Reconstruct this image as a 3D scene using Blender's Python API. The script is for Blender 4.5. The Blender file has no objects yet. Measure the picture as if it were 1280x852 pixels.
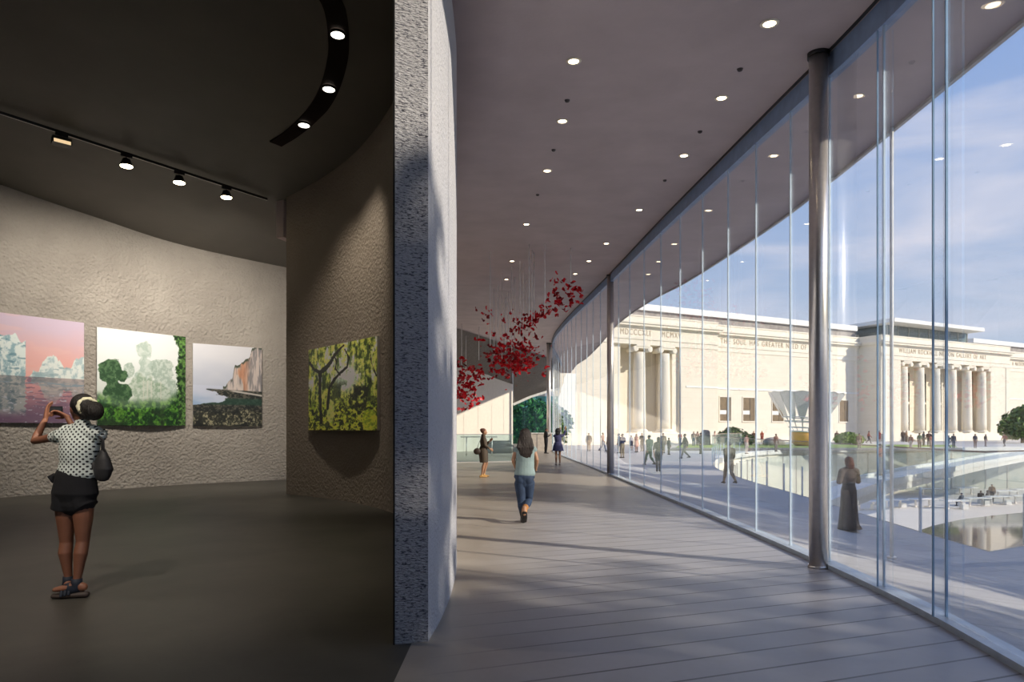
import bpy, bmesh, math, random
import numpy as np
from mathutils import Vector, Matrix, noise
from mathutils.geometry import tessellate_polygon
C = bpy.context.scene
COL = C.collection
F, HOR, EYE = 800.0, 535.0, 1.5
R = random.Random(7)

def U(px, py, d):
    return Vector(((px - 640) / F * d, d, EYE + (HOR - py) / F * d))
def Gd(py, z=0.0):
    return (EYE - z) * F / (py - HOR)
def G(px, py, z=0.0):
    d = Gd(py, z)
    return Vector(((px - 640) / F * d, d, z))

# ------------------------------------------------------------------ objects
def link(o, parent=None):
    COL.objects.link(o)
    if parent is not None:
        o.parent = parent
    return o
def mobj(name, bm, m=None, parent=None, smooth=False, bevel=0):
    if bevel:
        bmesh.ops.bevel(bm, geom=list(bm.edges), offset=bevel, segments=2, affect='EDGES', clamp_overlap=True)
    me = bpy.data.meshes.new(name)
    bmesh.ops.recalc_face_normals(bm, faces=bm.faces)
    bm.to_mesh(me); bm.free()
    if smooth:
        me.polygons.foreach_set('use_smooth', [True] * len(me.polygons))
    if m is not None:
        for x in (m if isinstance(m, (list, tuple)) else [m]):
            me.materials.append(x)
    return link(bpy.data.objects.new(name, me), parent)
def empty(name, loc=(0, 0, 0), rz=0.0, parent=None):
    o = bpy.data.objects.new(name, None)
    o.empty_display_size = 0.1
    o.location = loc; o.rotation_euler = (0, 0, rz)
    return link(o, parent)
def tag(o, label, cat, group=None, kind=None):
    if label: o['label'] = label
    if cat: o['category'] = cat
    if group: o['group'] = group
    if kind: o['kind'] = kind
    return o
def struct(o, label=None):
    o['kind'] = 'structure'
    if label: o['label'] = label
    return o
def copy_tree(o, parent=None):
    c = o.copy(); COL.objects.link(c)
    if parent is not None: c.parent = parent
    for ch in list(o.children): copy_tree(ch, c)
    return c

# ------------------------------------------------------------------ mesh
def BM(): return bmesh.new()
def box(bm, x0, x1, y0, y1, z0, z1, mi=0):
    v = [bm.verts.new(p) for p in ((x0,y0,z0),(x1,y0,z0),(x1,y1,z0),(x0,y1,z0),(x0,y0,z1),(x1,y0,z1),(x1,y1,z1),(x0,y1,z1))]
    for f in ((0,3,2,1),(4,5,6,7),(0,1,5,4),(1,2,6,5),(2,3,7,6),(3,0,4,7)):
        bm.faces.new([v[i] for i in f]).material_index = mi
def bar(bm, a, b, w, h, up=(0,0,1), mi=0):
    """box from a to b, width w (sideways), height h (along up)"""
    a, b = Vector(a), Vector(b); d = (b - a)
    u = Vector(up); s = d.cross(u).normalized() * w / 2; u = s.cross(d).normalized() * h / 2
    v = [bm.verts.new(p + i * s + j * u) for p in (a, b) for i, j in ((-1,-1),(1,-1),(1,1),(-1,1))]
    for f in ((0,1,2,3),(7,6,5,4),(0,4,5,1),(1,5,6,2),(2,6,7,3),(3,7,4,0)):
        bm.faces.new([v[i] for i in f]).material_index = mi
def cyl(bm, x, y, z0, z1, r0, r1=None, n=24, mi=0, cap=True):
    r1 = r0 if r1 is None else r1
    a = [bm.verts.new((x + r0*math.cos(t), y + r0*math.sin(t), z0)) for t in [2*math.pi*i/n for i in range(n)]]
    b = [bm.verts.new((x + r1*math.cos(t), y + r1*math.sin(t), z1)) for t in [2*math.pi*i/n for i in range(n)]]
    for i in range(n):
        f = bm.faces.new((a[i], a[(i+1)%n], b[(i+1)%n], b[i])); f.material_index = mi; f.smooth = True
    if cap:
        bm.faces.new(a[::-1]).material_index = mi; bm.faces.new(b).material_index = mi
def lathe(bm, prof, x=0, y=0, n=24, mi=0, cap=True):
    rings = []
    for r, z in prof:
        rings.append([bm.verts.new((x + r*math.cos(2*math.pi*i/n), y + r*math.sin(2*math.pi*i/n), z)) for i in range(n)])
    for a, b in zip(rings, rings[1:]):
        for i in range(n):
            f = bm.faces.new((a[i], a[(i+1)%n], b[(i+1)%n], b[i])); f.smooth = True; f.material_index = mi
    if cap: bm.faces.new(rings[0][::-1]); bm.faces.new(rings[-1])
    else:
        for i in range(n): bm.faces.new((rings[-1][i], rings[-1][(i+1)%n], rings[0][(i+1)%n], rings[0][i]))
def tube(bm, pts, rad, n=12, fwd=(0,1,0), rounded=True, mi=0):
    """closed loft along pts; rad = number or (side, forward) pairs"""
    pts = [Vector(p) for p in pts]
    rad = [r if isinstance(r, (tuple, list)) else (r, r) for r in rad]
    T = []
    for i in range(len(pts)):
        a = pts[max(i-1, 0)]; b = pts[min(i+1, len(pts)-1)]
        T.append((b - a).normalized())
    st = [(p, r, t) for p, r, t in zip(pts, rad, T)]
    if rounded:
        def capst(p, r, t, s):
            m = min(r)
            return [(p + t*s*m*.9, (r[0]*.35, r[1]*.35), t), (p + t*s*m*.6, (r[0]*.78, r[1]*.78), t)]
        st = capst(*st[0], -1) + st + capst(*st[-1], 1)[::-1]
    rings = []
    f0 = Vector(fwd)
    for p, r, t in st:
        s = t.cross(f0)
        if s.length < 1e-3: s = t.cross(Vector((1, 0, .1)))
        s.normalize(); f = s.cross(t).normalized()
        rings.append([bm.verts.new(p + s*r[0]*math.cos(2*math.pi*i/n) + f*r[1]*math.sin(2*math.pi*i/n)) for i in range(n)])
    for a, b in zip(rings, rings[1:]):
        for i in range(n):
            q = bm.faces.new((a[i], a[(i+1)%n], b[(i+1)%n], b[i])); q.smooth = True; q.material_index = mi
    bm.faces.new(rings[0][::-1]).material_index = mi; bm.faces.new(rings[-1]).material_index = mi
def ell(bm, c, r, rot=None, seg=16, mi=0):
    m = Matrix.Translation(Vector(c))
    if rot is not None: m = m @ (rot if isinstance(rot, Matrix) else Matrix.Rotation(rot[0], 4, rot[1]))
    m = m @ Matrix.Diagonal((r[0], r[1], r[2], 1))
    g = bmesh.ops.create_uvsphere(bm, u_segments=seg, v_segments=max(6, seg//2+1), radius=1, matrix=m)
    for v in g['verts']:
        for f in v.link_faces: f.smooth = True; f.material_index = mi
def remeshed(name, bm, m, parent=None, voxel=.01, smooth=4, decimate=0):
    """union of overlapping closed lofts as one continuous skin"""
    bmesh.ops.recalc_face_normals(bm, faces=bm.faces)
    me = bpy.data.meshes.new(name + '_src'); bm.to_mesh(me); bm.free()
    o = bpy.data.objects.new(name, me); COL.objects.link(o)
    md = o.modifiers.new('r', 'REMESH'); md.mode = 'VOXEL'; md.voxel_size = voxel; md.use_smooth_shade = True
    if smooth:
        s = o.modifiers.new('s', 'SMOOTH'); s.iterations = smooth; s.factor = .5
    dg = bpy.context.evaluated_depsgraph_get(); dg.update()
    new = bpy.data.meshes.new_from_object(o.evaluated_get(dg))
    bpy.data.objects.remove(o); bpy.data.meshes.remove(me)
    new.name = name
    new.polygons.foreach_set('use_smooth', [True]*len(new.polygons))
    new.materials.clear()
    for x in (m if isinstance(m, (list, tuple)) else [m]): new.materials.append(x)
    return link(bpy.data.objects.new(name, new), parent)
def prism(bm, poly, z0, z1, mi=0):
    """vertical prism over a plan polygon; z0/z1 numbers or functions of (x, y)"""
    g0 = z0 if callable(z0) else (lambda x, y: z0)
    g1 = z1 if callable(z1) else (lambda x, y: z1)
    a = [bm.verts.new((p[0], p[1], g0(p[0], p[1]))) for p in poly]
    b = [bm.verts.new((p[0], p[1], g1(p[0], p[1]))) for p in poly]
    n = len(poly)
    for i in range(n):
        bm.faces.new((a[i], a[(i+1)%n], b[(i+1)%n], b[i])).material_index = mi
    for tri in tessellate_polygon([[Vector((p[0], p[1], 0)) for p in poly]]):
        bm.faces.new([a[i] for i in tri]).material_index = mi
        bm.faces.new([b[i] for i in tri]).material_index = mi
def cr(pts, n=8):
    """Catmull-Rom through points"""
    P = [Vector(p) for p in pts]; P = [2*P[0]-P[1]] + P + [2*P[-1]-P[-2]]
    out = []
    for i in range(1, len(P)-2):
        a, b, c, d = P[i-1:i+3]
        for k in range(n):
            t = k/n
            out.append(.5*((2*b) + (c-a)*t + (2*a-5*b+4*c-d)*t*t + (3*b-a-3*c+d)*t**3))
    out.append(P[-2]); return out
def interp(x, tab):
    if x <= tab[0][0]:
        (a, b), (c, d) = tab[0], tab[1]
    elif x >= tab[-1][0]:
        (a, b), (c, d) = tab[-2], tab[-1]
    else:
        for (a, b), (c, d) in zip(tab, tab[1:]):
            if a <= x <= c: break
    return b + (d-b)*(x-a)/(c-a)

# ------------------------------------------------------------------ materials
MATS = {}
class NT:
    def __init__(s, name):
        s.m = bpy.data.materials.new(name); s.m.use_nodes = True
        s.t = s.m.node_tree; s.t.nodes.clear()
        s.out = s.t.nodes.new('ShaderNodeOutputMaterial')
    def n(s, typ, ins=None, **kw):
        nd = s.t.nodes.new('ShaderNode' + typ)
        for k, v in kw.items(): setattr(nd, k, v)
        for k, v in (ins or {}).items():
            sk = nd.inputs[k]
            if isinstance(v, bpy.types.NodeSocket): s.t.links.new(v, sk)
            else: sk.default_value = v
        return nd
    def math(s, op, a, b=None, c=None, clamp=False):
        ins = {0: a}
        if b is not None: ins[1] = b
        if c is not None: ins[2] = c
        nd = s.n('Math', ins, operation=op); nd.use_clamp = clamp
        return nd.outputs[0]
    def mix(s, f, a, b, blend='MIX'):
        nd = s.n('Mix', None, data_type='RGBA', blend_type=blend)
        for k, v in ((0, f), (6, a), (7, b)):
            if isinstance(v, bpy.types.NodeSocket): s.t.links.new(v, nd.inputs[k])
            else: nd.inputs[k].default_value = v if k == 0 else (*v[:3], 1)
        return nd.outputs[2]
    def ramp(s, f, stops):
        nd = s.n('ValToRGB', {0: f}); e = nd.color_ramp.elements
        while len(e) < len(stops): e.new(.5)
        for el, (p, c) in zip(e, stops):
            el.position = p; el.color = (*c[:3], 1) if isinstance(c, (tuple, list)) else (c, c, c, 1)
        return nd.outputs[0]
    def noise(s, vec, scale, detail=4, rough=.55, dist=0):
        return s.n('TexNoise', {'Vector': vec, 'Scale': scale, 'Detail': detail, 'Roughness': rough, 'Distortion': dist}).outputs[0]
    def obj(s): return s.n('TexCoord').outputs['Object']
    def pos(s): return s.n('NewGeometry').outputs['Position']
    def bsdf(s, **kw):
        b = s.n('BsdfPrincipled', {k.replace('_', ' '): ((*v, 1) if isinstance(v, tuple) and len(v) == 3 else v) for k, v in kw.items()})
        s.t.links.new(b.outputs[0], s.out.inputs[0]); return b
    def bump(s, h, strength, dist=.01):
        return s.n('Bump', {'Height': h, 'Strength': strength, 'Distance': dist}).outputs[0]
def lin(r, g=None, b=None):
    c = (r, g, b) if g is not None else r
    return tuple(((v/255)/12.92 if v/255 <= .04045 else ((v/255+.055)/1.055)**2.4) for v in c)
def plain(name, col, rough=.6, metal=0.0, var=.12, scale=6, bump=0.0, bscale=60, spec=.5, bdist=.01):
    """plain coloured surface with soft mottling and optional fine bump"""
    if name in MATS: return MATS[name]
    t = NT(name); v = t.obj()
    nz = t.noise(v, scale, 4)
    f = t.ramp(nz, [(.3, 0.0), (.7, 1.0)])
    lo = tuple(x*(1-var) for x in col); hi = tuple(min(1, x*(1+var)) for x in col)
    c = t.mix(f, lo, hi)
    kw = dict(Base_Color=c, Roughness=rough, Metallic=metal)
    b = t.bsdf(**kw); b.inputs['Specular IOR Level'].default_value = spec
    if bump:
        t.t.links.new(t.bump(t.noise(v, bscale, 3), bump, bdist), b.inputs['Normal'])
    MATS[name] = t.m; return t.m
def emis(name, col, strength):
    t = NT(name)
    e = t.n('Emission', {'Color': (*col, 1), 'Strength': strength})
    t.t.links.new(e.outputs[0], t.out.inputs[0]); return t.m
def glassmat(name, tint, refl=1.0, rough=0.0, milk=0.0, milkcol=(.8, .9, .95), ior=1.45):
    """architectural glass: clear tinted transmission plus fresnel reflection"""
    t = NT(name)
    tr = t.n('BsdfTransparent', {'Color': (*tint, 1)}).outputs[0]
    if milk:
        df = t.n('BsdfDiffuse', {'Color': (*milkcol, 1)}).outputs[0]
        tr = t.n('MixShader', {0: milk, 1: tr, 2: df}).outputs[0]
    gl = t.n('BsdfGlossy', {'Color': (1, 1, 1, 1), 'Roughness': rough}).outputs[0]
    fr = t.n('Fresnel', {'IOR': ior}).outputs[0]
    fr = t.math('MULTIPLY', fr, refl)
    mx = t.n('MixShader', {0: fr, 1: tr, 2: gl}).outputs[0]
    t.t.links.new(mx, t.out.inputs[0]); return t.m
# ================================================================== SETTING
# plan curves (x, y) in metres, camera at the origin looking along +y
GLASS = [(.6,-7),(1.6,-4),(2.4,-1),(2.9,1.8),(3.14,3.5),(3.27,4.4),(3.36,5.1),(3.43,6.2),(3.45,7.4),(3.45,9),(3.42,11),(3.34,14),(3.2,20),
         (2.98,27),(2.75,34),(2.66,40),(2.92,46),(3.6,52),(4.1,56),(4.6,60)]
GC = cr([(x, y, 0) for x, y in GLASS], 10)
def curve_x(y):                      # x of the glass line at a given y (monotone in y)
    for a, b in zip(GC, GC[1:]):
        if a.y <= y <= b.y: return a.x + (b.x-a.x)*(y-a.y)/(b.y-a.y)
    return GC[-1].x
EDGE = [(-7,2.8),(-3,3.6),(0,4.1),(3,4.5),(6.14,4.95),(7.6,5.18),(8.94,5.38),(11.35,5.66),(14.9,5.92),(21.8,5.95),(26.3,5.7),(34.9,5.7),(45,6.2),(55,6.4),(62,6.2),(72,6.6)]
EC = cr([(y, x, 0) for y, x in EDGE], 6)
def edge_x(y): return interp(y, [(p.x, p.y) for p in EC])
CEIL = [(p.x, p.y) for p in cr([(3,5.15,0),(6,5.45,0),(9,5.75,0),(13,6.03,0),(20,6.42,0),(34,7.12,0),(50,7.5,0),(75,7.7,0)], 6)]
def ceil_z(y): return interp(y, CEIL)
def gal_z(x, y): return 6.77 - .133*(y-14.6) + .02*(x+5.15)
def on_ceiling(px, py):              # where a sight line meets the lobby ceiling
    lo, hi = 3.0, 75.0
    k = (HOR-py)/F
    for _ in range(50):
        m = (lo+hi)/2
        if EYE + k*m < ceil_z(m): lo = m
        else: hi = m
    return Vector(((px-640)/F*lo, lo, ceil_z(lo)))
def on_gal(px, py, drop=0.0):
    kx, kz = (px-640)/F, (HOR-py)/F
    # EYE + kz d = 6.77 - .133(d-14.6) + .02(kx d + 5.15) - drop
    d = (6.77 + .133*14.6 + .02*5.15 - drop - EYE) / (kz + .133 - .02*kx)
    return Vector((kx*d, d, EYE + kz*d))

# ---------------- materials of the shell
def seams(t, cx, cy, spacing, width, off=0.0):
    """thin dark joint lines running along one plan direction"""
    s = t.n('SeparateXYZ', {0: t.pos()})
    c = t.math('ADD', t.math('MULTIPLY', s.outputs[0], cx/spacing), t.math('MULTIPLY_ADD', s.outputs[1], cy/spacing, 40.0+off))
    fr = t.math('ABSOLUTE', t.math('SUBTRACT', t.math('FRACT', c), .5))
    return t.math('LESS_THAN', fr, width/spacing/2), s, c
def floor_mat():
    t = NT('lobby_floor_stone'); p = t.pos()
    line, s, c = seams(t, -.32, .947, .285, .019)
    board = t.n('TexWhiteNoise', {'W': t.math('FLOOR', t.math('ADD', c, .5))}, noise_dimensions='1D').outputs[0]
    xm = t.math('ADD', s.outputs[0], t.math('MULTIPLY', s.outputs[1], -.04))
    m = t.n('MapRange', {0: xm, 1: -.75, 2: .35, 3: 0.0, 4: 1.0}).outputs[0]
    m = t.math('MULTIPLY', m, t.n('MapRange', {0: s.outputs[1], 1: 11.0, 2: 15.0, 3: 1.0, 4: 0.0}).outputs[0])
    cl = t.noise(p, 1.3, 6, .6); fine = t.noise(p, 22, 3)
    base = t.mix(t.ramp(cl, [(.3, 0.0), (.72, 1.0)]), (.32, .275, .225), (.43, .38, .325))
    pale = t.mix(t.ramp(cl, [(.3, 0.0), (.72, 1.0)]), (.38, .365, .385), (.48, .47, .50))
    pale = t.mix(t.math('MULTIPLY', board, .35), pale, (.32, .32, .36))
    c1 = t.mix(m, base, pale)  # warm sun tint left and cool sky tint right put into the colour
    c1 = t.mix(t.math('MULTIPLY', fine, .15), c1, (.15, .14, .13))
    c1 = t.mix(t.math('MULTIPLY', t.math('MULTIPLY', line, m), .8), c1, (.05, .045, .05))
    b = t.bsdf(Base_Color=c1, Roughness=t.n('MapRange', {0: cl, 1: .2, 2: .8, 3: .29, 4: .44}).outputs[0])
    h = t.math('SUBTRACT', t.math('MULTIPLY', fine, .08), t.math('MULTIPLY', line, m))
    t.t.links.new(t.bump(h, .25, .006), b.inputs['Normal'])
    return t.m
def dark_floor_mat():
    t = NT('gallery_floor_concrete'); p = t.pos()
    cl = t.noise(p, .9, 7, .62, .3); fine = t.noise(p, 30, 3)
    sp = t.n('TexVoronoi', {'Vector': p, 'Scale': 3.0}).outputs[0]
    c1 = t.mix(t.ramp(cl, [(.3, 0.0), (.7, 1.0)]), (.046, .043, .037), (.085, .079, .067))
    c1 = t.mix(t.math('MULTIPLY', fine, .25), c1, (.03, .03, .025))
    c1 = t.mix(t.math('MULTIPLY', t.math('LESS_THAN', sp, .035), .5), c1, (.02, .02, .018))
    b = t.bsdf(Base_Color=c1, Roughness=.5)
    t.t.links.new(t.bump(fine, .12, .004), b.inputs['Normal'])
    return t.m
def stucco(name, lo, hi, bs=.9, scale=9.0, streak=False, dark=0.0, dcol=(.02, .02, .02), dist=.03):
    t = NT(name); p = t.pos()
    if streak:
        p2 = t.n('Mapping', {'Vector': p, 'Scale': (1, 1, 3.2)}).outputs[0]
    else: p2 = p
    a = t.noise(p2, scale, 5, .65, .4)
    v = t.n('TexVoronoi', {'Vector': p2, 'Scale': scale*1.7}, feature='SMOOTH_F1').outputs[0]
    h = t.math('ADD', a, t.math('MULTIPLY', v, .6))
    big = t.noise(p, .7, 3)
    c1 = t.mix(t.ramp(big, [(.3, 0.0), (.7, 1.0)]), lo, hi)
    if dark:
        c1 = t.mix(t.math('MULTIPLY', t.ramp(t.noise(p2, scale*1.4, 3, .6), [(.38, 1.0), (.46, 0.0)]), dark), c1, dcol)
    b = t.bsdf(Base_Color=c1, Roughness=.92); b.inputs['Specular IOR Level'].default_value = .15
    t.t.links.new(t.bump(h, bs, dist), b.inputs['Normal'])
    return t.m
def paving_mat():
    t = NT('terrace_paving'); p = t.pos()
    line, s, c = seams(t, -.32, .947, .56, .014)
    row = t.math('FLOOR', t.math('ADD', c, .5))
    along = t.math('ADD', t.math('MULTIPLY', s.outputs[0], .947/1.5), t.math('MULTIPLY_ADD', s.outputs[1], .32/1.5, 30.0))
    along = t.math('ADD', along, t.math('MULTIPLY', row, .37))
    l2 = t.math('LESS_THAN', t.math('ABSOLUTE', t.math('SUBTRACT', t.math('FRACT', along), .5)), .004)
    ln = t.math('MAXIMUM', line, l2)
    idw = t.math('ADD', t.math('MULTIPLY', row, 7.3), t.math('FLOOR', t.math('ADD', along, .5)))
    rnd = t.n('TexWhiteNoise', {'W': idw}, noise_dimensions='1D').outputs[0]
    c1 = t.mix(rnd, (.47, .46, .47), (.60, .59, .585))
    fine = t.noise(p, 26, 4, .7)
    c1 = t.mix(t.math('MULTIPLY', fine, .3), c1, (.40, .39, .38))
    c1 = t.mix(t.math('MULTIPLY', ln, .7), c1, (.16, .155, .15))
    b = t.bsdf(Base_Color=c1, Roughness=.62)
    h = t.math('SUBTRACT', fine, t.math('MULTIPLY', ln, .6))
    t.t.links.new(t.bump(h, .8, .022), b.inputs['Normal'])
    return t.m
M_floor, M_gfloor, M_pave = floor_mat(), dark_floor_mat(), paving_mat()
M_gwall = stucco('gallery_wall_stucco', (.33, .30, .265), (.43, .395, .35), 1.0, 10, dist=.045)
M_iwall = stucco('curved_wall_stucco', (.30, .255, .21), (.35, .30, .255), .9, 11.0, dist=.03)
M_pier = stucco('pier_rough_stone', (.40, .39, .41), (.50, .48, .49), .8, 22.0, True, .85, (.05, .05, .07), .03)
M_pierside = stucco('pier_side_plaster', (.44, .44, .48), (.52, .51, .53), .7, 26.0, False, .30, (.30, .30, .33), .02)
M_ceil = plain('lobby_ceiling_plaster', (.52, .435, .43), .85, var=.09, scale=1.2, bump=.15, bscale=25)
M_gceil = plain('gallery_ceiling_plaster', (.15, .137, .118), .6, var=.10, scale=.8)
M_black = plain('black_metal', (.012, .011, .011), .45)
M_steel = plain('brushed_steel', (.76, .72, .69), .30, .85, var=.05, scale=20)
M_sill = plain('pale_blue_sill_metal', (.50, .56, .62), .4, .3)
M_white = plain('white_painted', (.80, .79, .76), .5)
M_stone = plain('cream_limestone', (.80, .73, .61), .85, var=.05, scale=.35)
M_glass = glassmat('clear_facade_glass', (.985, .992, .997), .30)
M_fin = glassmat('glass_fin', (.95, .97, .99), .3, milk=.03, milkcol=(.55, .70, .85))
M_edge = plain('glass_edge_blue', (.55, .66, .78), .3)
M_edge2 = plain('glass_edge_deep', (.30, .45, .64), .25)
M_header = plain('header_channel_blue_grey', (.22, .31, .48), .45)

# ---------------- interior floor
bm = BM()
poly = [(p.x + .1, p.y) for p in GC[::2]] + [(4.6, 62), (-40, 62), (-40, 21.6), (-3.0, 21.6), (-4.9, 15.0), (-3.2, 13.3), (-1.6, 10.4), (-.8, 6.5), (-.70, 4.45), (-.70, -7)]
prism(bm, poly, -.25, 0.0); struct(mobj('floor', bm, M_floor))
bm = BM()
poly = [(-.70, -7), (-.70, 4.45), (-.8, 6.5), (-1.6, 10.4), (-3.2, 13.3), (-4.9, 15.0), (-3.0, 21.6), (-40, 21.6), (-40, -7)]
prism(bm, poly, -.25, 0.0); struct(mobj('floor_gallery', bm, M_gfloor))

# ---------------- ceilings
bm = BM()
ys = [5.3 + i*.7 for i in range(96)]
rows = []
for y in ys:
    xo = edge_x(y); xl = -26.0 if y > 21.6 else (interp(y, [(15.2,-4.9),(21.6,-2.95)]) if y > 15.2 else interp(y, [(5.3,-.62),(8,-.85),(11.4,-1.7),(13.1,-2.6),(15.2,-4.9)]))
    rows.append([(xl + (xo-xl)*k/8, y, ceil_z(y)) for k in range(9)])
def sheet(bm, rows, th):
    lo = [[bm.verts.new(p) for p in r] for r in rows]
    hi = [[bm.verts.new((p[0], p[1], p[2]+th)) for p in r] for r in rows]
    nr, nc = len(rows), len(rows[0])
    for i in range(nr-1):
        for k in range(nc-1):
            bm.faces.new((lo[i][k], lo[i][k+1], lo[i+1][k+1], lo[i+1][k])).smooth = True
            bm.faces.new((hi[i][k], hi[i+1][k], hi[i+1][k+1], hi[i][k+1])).smooth = True
    for i in range(nr-1):
        bm.faces.new((lo[i][0], lo[i+1][0], hi[i+1][0], hi[i][0]))
        bm.faces.new((lo[i][-1], hi[i][-1], hi[i+1][-1], lo[i+1][-1]))
    for k in range(nc-1):
        bm.faces.new((lo[0][k], hi[0][k], hi[0][k+1], lo[0][k+1]))
        bm.faces.new((lo[-1][k], lo[-1][k+1], hi[-1][k+1], hi[-1][k]))
sheet(bm, rows, .35)
struct(mobj('ceiling', bm, M_ceil))
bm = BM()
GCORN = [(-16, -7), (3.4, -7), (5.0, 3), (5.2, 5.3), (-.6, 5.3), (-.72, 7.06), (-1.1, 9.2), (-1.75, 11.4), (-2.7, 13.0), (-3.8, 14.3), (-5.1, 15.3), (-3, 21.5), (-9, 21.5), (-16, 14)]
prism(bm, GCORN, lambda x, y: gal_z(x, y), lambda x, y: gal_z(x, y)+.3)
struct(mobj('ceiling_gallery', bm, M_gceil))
bm = BM()     # upstand beside the unseen near bay, made high so sun reaches the pier
box(bm, -.6, 4.9, 5.3, 5.5, ceil_z(5.3)+.02, 8.1); struct(mobj('wall_upstand', bm, M_ceil))

bm = BM()
bar(bm, (-5.35,14.75,7.0), (-3.0,21.6,7.0), .2, 2.2); struct(mobj('wall_added_sun_block', bm, M_ceil))  # unseen wall added to stop sun leaking over the lobby roof
bm = BM()
for a_, b_ in zip(GC, GC[1:]):
    if a_.y < 5.25: bar(bm, a_+Vector((0,0,7.6)), b_+Vector((0,0,7.6)), .2, 1.5)
struct(mobj('wall_added_sun_band', bm, M_ceil))  # unseen opaque band added above the near glass to cut sunlight
# ---------------- gallery walls
def ribbon(name, line, z1, mat, th=.3, z0=0.0, side=1, label=None, n=6):
    P = cr([(x, y, 0) for x, y in line], n)
    bm = BM(); outer = []
    for i, p in enumerate(P):
        t = (P[min(i+1, len(P)-1)] - P[max(i-1, 0)]).normalized()
        outer.append(p + Vector((-t.y, t.x, 0))*th*side)
    poly = [(p.x, p.y) for p in P] + [(p.x, p.y) for p in outer[::-1]]
    prism(bm, poly, z0, z1)
    return struct(mobj(name, bm, mat), label)
LEFTW = [(-13.9,-7),(-13.9,0),(-13.7,6),(-12.6,11),(-11.02,13.85),(-9.96,15.45),(-8.8,17.0),(-6.6,18.7),(-4.2,20.2),(-3.3,21.3)]
LW = cr([(x, y, 0) for x, y in LEFTW], 10)
ribbon('wall_left', LEFTW, lambda x, y: gal_z(x, y)+.1, M_gwall, n=10)
def left_wall_at(px):
    k = (px-640)/F
    for a, b in zip(LW, LW[1:]):
        fa, fb = a.x-k*a.y, b.x-k*b.y
        if fa <= 0 <= fb or fb <= 0 <= fa:
            t = fa/(fa-fb); return a.lerp(b, t)
bm = BM(); box(bm, -14, 2, -7.3, -7, 0, 9.9); struct(mobj('wall_back', bm, M_iwall))  # unseen wall added to keep sky light out of the gallery
INNER = [(-.815,4.44),(-.88,6),(-1.12,8),(-1.48,9.6),(-2.05,11.2),(-2.98,12.65),(-4.0,13.72),(-5.16,14.63)]
IN = cr([(x, y, 0) for x, y in INNER], 8)
LOBBY = [(-.59,4.505),(-.56,5),(-.55,5.6),(-.565,6.3),(-.61,7.06),(-.72,8),(-1.05,9.8),(-1.6,11.5),(-2.45,13.1),(-3.5,14.3),(-4.95,15.2)]
LO = cr([(x, y, 0) for x, y in LOBBY], 8)
def inner_at(px):
    k = (px-640)/F
    for a, b in zip(IN, IN[1:]):
        fa, fb = a.x-k*a.y, b.x-k*b.y
        if fa*fb <= 0 and a.y > 9:
            return a.lerp(b, fa/(fa-fb))
bm = BM()
poly = [(p.x, p.y) for p in IN] + [(p.x, p.y) for p in LO[::-1]]
prism(bm, poly, 0.0, lambda x, y: gal_z(x, y)+.1)
for f in bm.faces:
    c = f.calc_center_median(); nrm = f.normal
    f.normal_update()
    if abs(f.normal.z) < .5:
        if c.y < 4.49 and abs(f.normal.y) > .8: f.material_index = 1
        elif any((Vector((c.x, c.y, 0)) - (a+b)/2).length < .02 for a, b in zip(LO, LO[1:])): f.material_index = 2
struct(mobj('wall_partition', bm, [M_iwall, M_pier, M_pierside]), 'rough stone wall end and curved wall between dark gallery and glazed lobby')
# thin steel corner bead down the gallery edge of the wall end
bm = BM(); box(bm, -.823, -.812, 4.432, 4.446, 0, 7.9); struct(mobj('trim_1', bm, M_black))

# ---------------- far lobby wall and lowered soffit
bm = BM()
fw = cr([(-9.5,33,0),(-6.5,37,0),(-3.44,41,0),(-1.6,43.5,0),(.06,46,0)], 6)
def fwtop(x, y): return interp(x, [(-9.5, 6.6), (-3.44, 5.55), (.06, 4.78)])
poly = [(p.x, p.y) for p in fw] + [(p.x-.3, p.y+.4) for p in fw[::-1]]
prism(bm, poly, 0, fwtop)
M_farwall = plain('far_wall_plaster', (.62, .56, .49), .85, var=.04)
struct(mobj('wall_far', bm, M_farwall))
bm = BM()
top = [U(470,385,27), U(573,411,36.5), U(640,433,46), U(690,450,55), U(700,452,57)]
low = [U(470,420,33), U(573,457,40.8), U(641,480,45.8), U(641.5,504,60), U(664,494,60), U(687,487,60), U(700,484,60)]
def loft_strip(A, B, m=6):
    g = [[bm.verts.new(a.lerp(b, k/m)) for k in range(m+1)] for a, b in zip(A, B)]
    for r0, r1 in zip(g, g[1:]):
        for k in range(m): bm.faces.new((r0[k], r1[k], r1[k+1], r0[k+1])).smooth = True
loft_strip(cr(top[:3], 6), cr(low[:3], 6))
loft_strip(cr([U(641,433,46.2), U(664,441,50), U(690,450,55), top[4]], 6), cr(low[3:], 6))
bmesh.ops.solidify(bm, geom=list(bm.faces), thickness=.12)
struct(mobj('ceiling_lowered', bm, plain('lowered_soffit_plaster', (.30, .265, .235), .85)))
bm = BM()
for a, b in ((low[3], low[4]), (low[4], low[5]), (low[5], low[6])):
    bar(bm, a+Vector((0,.1,-.1)), b+Vector((0,.1,-.1)), .3, .22)
struct(mobj('trim_2', bm, M_white))
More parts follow.
